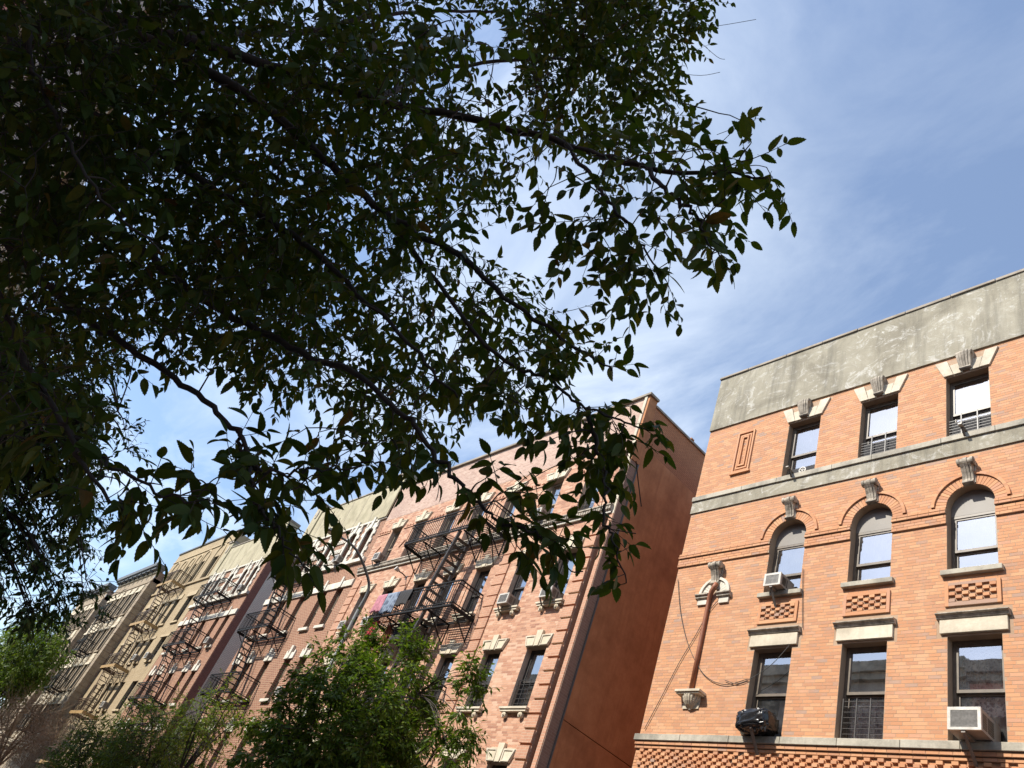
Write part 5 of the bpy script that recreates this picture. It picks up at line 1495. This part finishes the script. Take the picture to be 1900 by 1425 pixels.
    holes = [(14,22,30),(45,118,28),(10,520,24),(215,488,24),(500,78,26),(492,232,20),(640,362,24),(215,715,42),(865,35,16),(930,20,14),(390,690,20),(650,800,16),(910,385,30),(945,450,28)]
    order = []
    for poly, cnt, dn, df in reg:
        xs = [p[0] for p in poly]; ys = [p[1] for p in poly]; got = 0; tries = 0
        while got < cnt and tries < cnt*40:
            tries += 1
            x = r.uniform(min(xs), max(xs)); y = r.uniform(min(ys), max(ys))
            if not inpoly(x, y, poly): continue
            if any((x-a)**2+(y-b)**2 < (c*1.6)**2 for a, b, c in holes): continue
            d = dn+(df-dn)*r.random()**1.1
            c0 = P(x, y, d); kk = 1 if cnt < 200 else int(r.integers(3, 9))
            for _ in range(kk):         # twigs stand in tufts
                q = c0+r.normal(size=3)*(0.0 if kk == 1 else 0.13)*np.array([1,1,0.7])
                cv_ = (q-CAMP) @ CAMR
                if cv_[2] > -0.5 or not inpoly(950+FPX*cv_[0]/-cv_[2], 712.5-FPX*cv_[1]/-cv_[2], poly): continue
                order.append((q, float(np.linalg.norm(q-CAMP)))); got += 1
    order = [(p, d, float(np.min(np.linalg.norm(NP-p, axis=1)))) for p, d in order]
    order.sort(key=lambda q: q[2])
    NPl = list(NP); NRl = list(NR)
    NPa = np.zeros((len(NPl)+len(order)*4, 3)); NPa[:len(NPl)] = NP; cntN = len(NPl); NRa = np.zeros(len(NPa)); NRa[:cntN] = NR
    for p, d, _ in order:
        q = NPa[:cntN]-p; dist = np.linalg.norm(q, axis=1); i = int(np.argmin(dist+np.where(NRa[:cntN] < 0.003, 0.12, 0))); a = NPa[i]; dd = dist[i]
        dv = p-a
        if dd > 0.05:
            midp = (a+p)/2+np.array([0,0,0.10*dd])+r.normal(size=3)*0.04*dd
            path = smooth_path([a, midp, p], 4)
            r0 = min(NRa[i]*0.7, 0.0025+0.006*dd); rr_ = list(np.linspace(max(r0,0.0022), 0.0018, len(path)))
            tw.tube(path, rr_, 4, cap=False)
            for z in (path[3], path[5], path[-1]):
                NPa[cntN] = z; NRa[cntN] = 0.003; cntN += 1
        dirv = dv/(np.linalg.norm(dv)+1e-6)*0.8+r.normal(size=3)*0.6+np.array([0.15,0.35,-0.05])
        pts, lv = spray(p, dirv, r.uniform(0.12,0.30)*min(1.0, d/3.6), r, 0.027, 0.064)
        tw.tube(pts, list(np.linspace(0.0018,0.0009,len(pts))), 3, cap=False)
        leaves += lv
    # leaves along the ends of the explicit limbs, and bare twig tips
    for (p, q) in nodes:
        if q < 0.0075:
            if r.random() < 0.7:
                dirv = r.normal(size=3)*0.8+np.array([0.2,0.4,-0.1])
                pts, lv = spray(p, dirv, r.uniform(0.05,0.12), r, 0.027, 0.062)
                tw.tube(pts, list(np.linspace(0.0016,0.0009,len(pts))), 3, cap=False); leaves += lv
    for spec in ([(1300,52,6.6),(1345,46,6.6),(1403,36,6.6)], [(1290,70,6.5),(1330,105,6.5),(1345,110,6.5)], [(1250,135,6.2),(1300,140,6.2),(1336,134,6.2)], [(1330,250,5),(1370,235,5),(1402,222,5)],
                 [(1180,855,2.6),(1185,900,2.6),(1190,940,2.6)], [(1000,1005,2.1),(1040,1035,2.1),(1060,1060,2.1),(1082,1060,2.1)], [(1075,845,2.6),(1000,880,2.6),(930,930,2.4)], [(910,372,4.2),(950,378,4.2),(962,374,4.2)],
                 [(905,970,2.2),(912,1000,2.2),(915,1050,2.2)], [(1000,560,3),(1020,575,3),(1025,570,3)], [(1120,980,2.5),(1150,985,2.5),(1180,990,2.5)]):
        tw.tube(smooth_path([P(*s) for s in spec], 4), 0.002, 4)
    o = tw.build('twigs', M['twig'], root); o['kind'] = 'stuff'
    P0 = np.array([l_[0] for l_ in leaves]); D0 = np.array([l_[1] for l_ in leaves]); N0 = np.array([l_[2] for l_ in leaves]); S0 = np.array([l_[3] for l_ in leaves])
    dist = np.linalg.norm(P0-CAMP, axis=1); app = S0/dist
    near = dist < 1.5
    keep = ~near; P0, D0, N0, S0, app, dist = P0[keep], D0[keep], N0[keep], S0[keep], app[keep], dist[keep]
    # the 300 that show largest inside the frame become parts of their own
    cv = (P0-CAMP) @ CAMR; px = 950+FPX*cv[:,0]/-cv[:,2]; py = 712.5-FPX*cv[:,1]/-cv[:,2]
    inf = (px > 0) & (px < 1900) & (py > 0) & (py < 1425)
    idx = np.argsort(-(app*inf))[:300]; mask = np.ones(len(P0), bool); mask[idx] = False
    tb = leaf_template(12, True)
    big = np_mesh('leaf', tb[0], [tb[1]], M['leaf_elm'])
    bigs = [big]
    for cu, fo in ((0.3,0.35),(-0.05,0.1)):
        t2 = leaf_template(12, True, fo, cu); bigs.append(np_mesh('leaf', t2[0], [t2[1]], M['leaf_elm']))
    Rm = leaf_frames(D0[idx], N0[idx])
    for k, i in enumerate(idx):
        mt = Matrix(Rm[k].tolist())
        inst('leaf', bigs[k % 3], root, tuple(P0[i]), mt.to_euler(), (S0[i],)*3)
    dn = mask & (dist < 3.4); df = mask & ~(dist < 3.4)
    # the remaining leaves as one part
    m1 = leaf_template(7, True); m2 = leaf_template(4, False)
    Va = []
    def arr(sel, tmpl, n0):
        V, T = tmpl; n_ = int(sel.sum()); W = np.einsum('nij,vj->nvi', leaf_frames(D0[sel], N0[sel]), V)*S0[sel][:,None,None]+P0[sel][:,None,:]
        return W.reshape(-1,3), (T[None]+(np.arange(n_)*len(V))[:,None,None]).reshape(-1,3)+n0
    odd = (np.arange(len(P0)) % 3 == 0); Vs = []; Fs = []; n0 = 0
    for sel, tm in ((dn & ~odd, m1), (dn & odd, leaf_template(7, True, 0.42, 0.38)), (df & ~odd, m2), (df & odd, leaf_template(4, False, 0.45, 0.35))):
        Vx, Fx = arr(sel, tm, n0); Vs.append(Vx); Fs.append(Fx); n0 += len(Vx)
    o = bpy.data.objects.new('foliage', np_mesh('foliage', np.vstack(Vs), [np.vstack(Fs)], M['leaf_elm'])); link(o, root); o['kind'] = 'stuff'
    print('elm leaves', len(P0), 'tris', sum(len(f) for f in Fs))
near_elm()

def tree(name, label, base, height, crown_c, crown_r, nclump, mat, lsize, seed, per=5, L_=0.35, spacing=0.05, trunk_r=0.12, hang=0.5, droop=0.3, width=0.46, shell_p=0.4, nb=7, bark='bark', twig='twig', extra=(), flat=0.0, nlimb_leaf=1.0):
    """trunk, forked limbs, twigs to every leaf clump and sprays of leaves"""
    r = np.random.default_rng(seed); base = np.array(base, float); cc = np.array(crown_c, float); cr = np.array(crown_r, float)
    root = thing(name, label, 'tree', tuple(base))
    fk = base+(cc-base)*0.45; fk[2] = base[2]+(cc[2]-cr[2]*0.75-base[2])*0.9
    fk[2] = max(fk[2], base[2]+0.8)
    MB().tube(smooth_path([base, (base+fk)/2+r.normal(size=3)*0.05, fk]), list(np.linspace(trunk_r, trunk_r*0.6, 13)), 9).build('trunk', M[bark], root, smooth=True)
    nodes = []; lb = MB()
    for k in range(nb):
        an = 2*math.pi*(k+r.uniform(-.3,.3))/nb; el = r.uniform(0.2,1.0)
        end = cc+cr*np.array([math.cos(an)*math.cos(el), math.sin(an)*math.cos(el), math.sin(el)*0.95])*0.85
        mid = fk+(end-fk)*0.5+np.array([0,0,0.12])*cr[2]+r.normal(size=3)*0.1*cr
        sp = smooth_path([fk, mid, end], 8)
        lb.tube(sp, list(np.linspace(trunk_r*0.5, 0.008, len(sp))), 6, cap=False); nodes += sp[2:]
    NPa = np.array(nodes)
    cl = []
    lump = r.normal(size=(6,3)); lump /= np.linalg.norm(lump, axis=1, keepdims=True)
    while len(cl) < nclump:
        v = r.normal(size=3); v /= np.linalg.norm(v); rad = r.random()**shell_p
        k = 0.80+0.20*math.sin(5*v[0]+seed)*math.cos(4*v[1]+seed*2)+0.22*float(np.max(lump@v)**6)
        p = cc+cr*v*rad*k
        if p[2] < base[2]+0.8: continue
        cl.append(p)
    for e in extra:
        for _ in range(e[2]): cl.append(np.array(e[0])+np.array(e[1])*r.normal(size=3)*0.5)
    leaves = []; tw = MB()
    for p in cl:
        i = int(np.argmin(np.linalg.norm(NPa-p, axis=1))); a = NPa[i]; dd = np.linalg.norm(p-a)
        tw.tube(smooth_path([a, (a+p)/2+np.array([0,0,0.1*dd]), p], 3), list(np.linspace(0.012,0.005,7)), 4, cap=False)
        out = (p-cc)/cr; out /= np.linalg.norm(out)+1e-6
        for s_ in range(per):
            dv = out*0.7+r.normal(size=3)*0.75; dv[2] *= (1-flat)
            pts, lv = spray(p, dv, L_*r.uniform(0.6,1.3), r, spacing, lsize, droop, hang)
            tw.tube(pts[::2] if len(pts) > 4 else pts, 0.003, 3, cap=False)
            leaves += lv
    for me_, nm in ((lb,'limbs'),(tw,'twigs')):
        o = me_.build(nm, M[bark] if nm == 'limbs' else M[twig], root); o['kind'] = 'stuff'
    leaves = [l_ for l_ in leaves if r.random() < nlimb_leaf]
    P0 = np.array([l_[0] for l_ in leaves]); D0 = np.array([l_[1] for l_ in leaves]); N0 = np.array([l_[2] for l_ in leaves]); S0 = np.array([l_[3] for l_ in leaves])
    o = bpy.data.objects.new('crown', leaf_mesh('crown', P0, D0, N0, S0, leaf_template(2, False, width=width), M[mat])); link(o, root); o['kind'] = 'stuff'
    print(name, len(P0)); return root

# young street tree in front of the salmon house (far kerb)
def at(px, py, y): return on_y(px, py, y)
YT = 8.8
c1 = at(672, 1330, YT)
tree('street_tree', 'bushy green street tree in front of the salmon house', (c1[0]-0.1, YT, 0.13), 8, (c1[0], YT, 4.75), (3.0, 2.2, 2.75), 520, 'leaf_mid', 0.15, 31, per=11, L_=0.38, spacing=0.055, width=0.44, hang=0.5, shell_p=0.42, nb=14,
     extra=[(tuple(at(690,1200,YT)),(0.35,0.4,0.45),10),(tuple(at(765,1215,YT)),(0.3,0.4,0.3),8),(tuple(at(870,1262,YT)),(0.35,0.3,0.25),6),(tuple(at(480,1345,YT)),(0.4,0.4,0.3),7),(tuple(at(840,1380,YT)),(0.6,0.4,0.5),12)])
# smaller trees along the far kerb
c = at(385, 1335, YT)
tree('street_tree', 'thin lime green young tree in front of the white painted wall', (c[0]+0.5, YT, 0.13), 6, (c[0], YT, c[2]-0.2), (1.9,1.3,1.5), 80, 'leaf_lime', 0.13, 32, per=6, L_=0.4, spacing=0.07, trunk_r=0.06, shell_p=0.6, width=0.4)
c = at(285, 1390, YT)
tree('street_tree', 'dark feathery street tree in front of the brown house and its white wall', (c[0], YT, 0.13), 6, (c[0], YT, c[2]-0.3), (2.8,1.5,1.9), 260, 'leaf_mid', 0.13, 33, per=6, L_=0.45, spacing=0.06, trunk_r=0.08, width=0.3)
c = at(190, 1405, YT)
tree('street_tree', 'dark street tree in front of the buff house', (c[0], YT, 0.13), 6, (c[0], YT, c[2]-0.3), (3.2,1.6,1.9), 260, 'leaf_mid', 0.15, 34, per=6, L_=0.5, spacing=0.07, trunk_r=0.09, width=0.35)
# reddish half-bare tree
c = at(40, 1345, 7.2)
tree('street_tree', 'half bare reddish brown tree with fine twigs', (c[0]-1.0, 7.6, 0.13), 6, (c[0]-0.5, 7.4, c[2]-0.2), (4.4,1.8,1.75), 260, 'leaf_brown', 0.09, 35, per=7, L_=0.85, spacing=0.09, trunk_r=0.10, bark='twig_red', twig='twig_red', droop=-0.1, hang=0.2, width=0.25, nlimb_leaf=0.45)
# sunlit tree further down the street
c = at(55, 1215, 8.6)
tree('street_tree', 'sunlit green tree far down the street below the dark branches', (c[0], 8.6, 0.13), 9, (c[0]-0.5, 8.6, c[2]-0.3), (6.2,2.4,3.1), 420, 'leaf_green', 0.30, 36, per=6, L_=0.8, spacing=0.14, trunk_r=0.16, width=0.42)
# dark tree on the near kerb, further along
c = P(20, 880, 10.0)
tree('street_tree', 'dark tree with small hanging leaves on the near kerb', (c[0]-0.6, c[1]-0.6, 0.13), 8, (c[0]-0.35, c[1]-0.5, c[2]+0.1), (1.3,1.5,2.3), 620, 'leaf_dark', 0.10, 37, per=8, L_=0.30, spacing=0.045, trunk_r=0.12, hang=0.5, droop=0.25, width=0.44, shell_p=0.5,
     extra=[(tuple(P(105,1075,9.5)),(0.25,0.3,0.15),8),(tuple(P(130,935,9.5)),(0.25,0.3,0.15),7),(tuple(P(70,1130,9.8)),(0.3,0.3,0.2),8)])
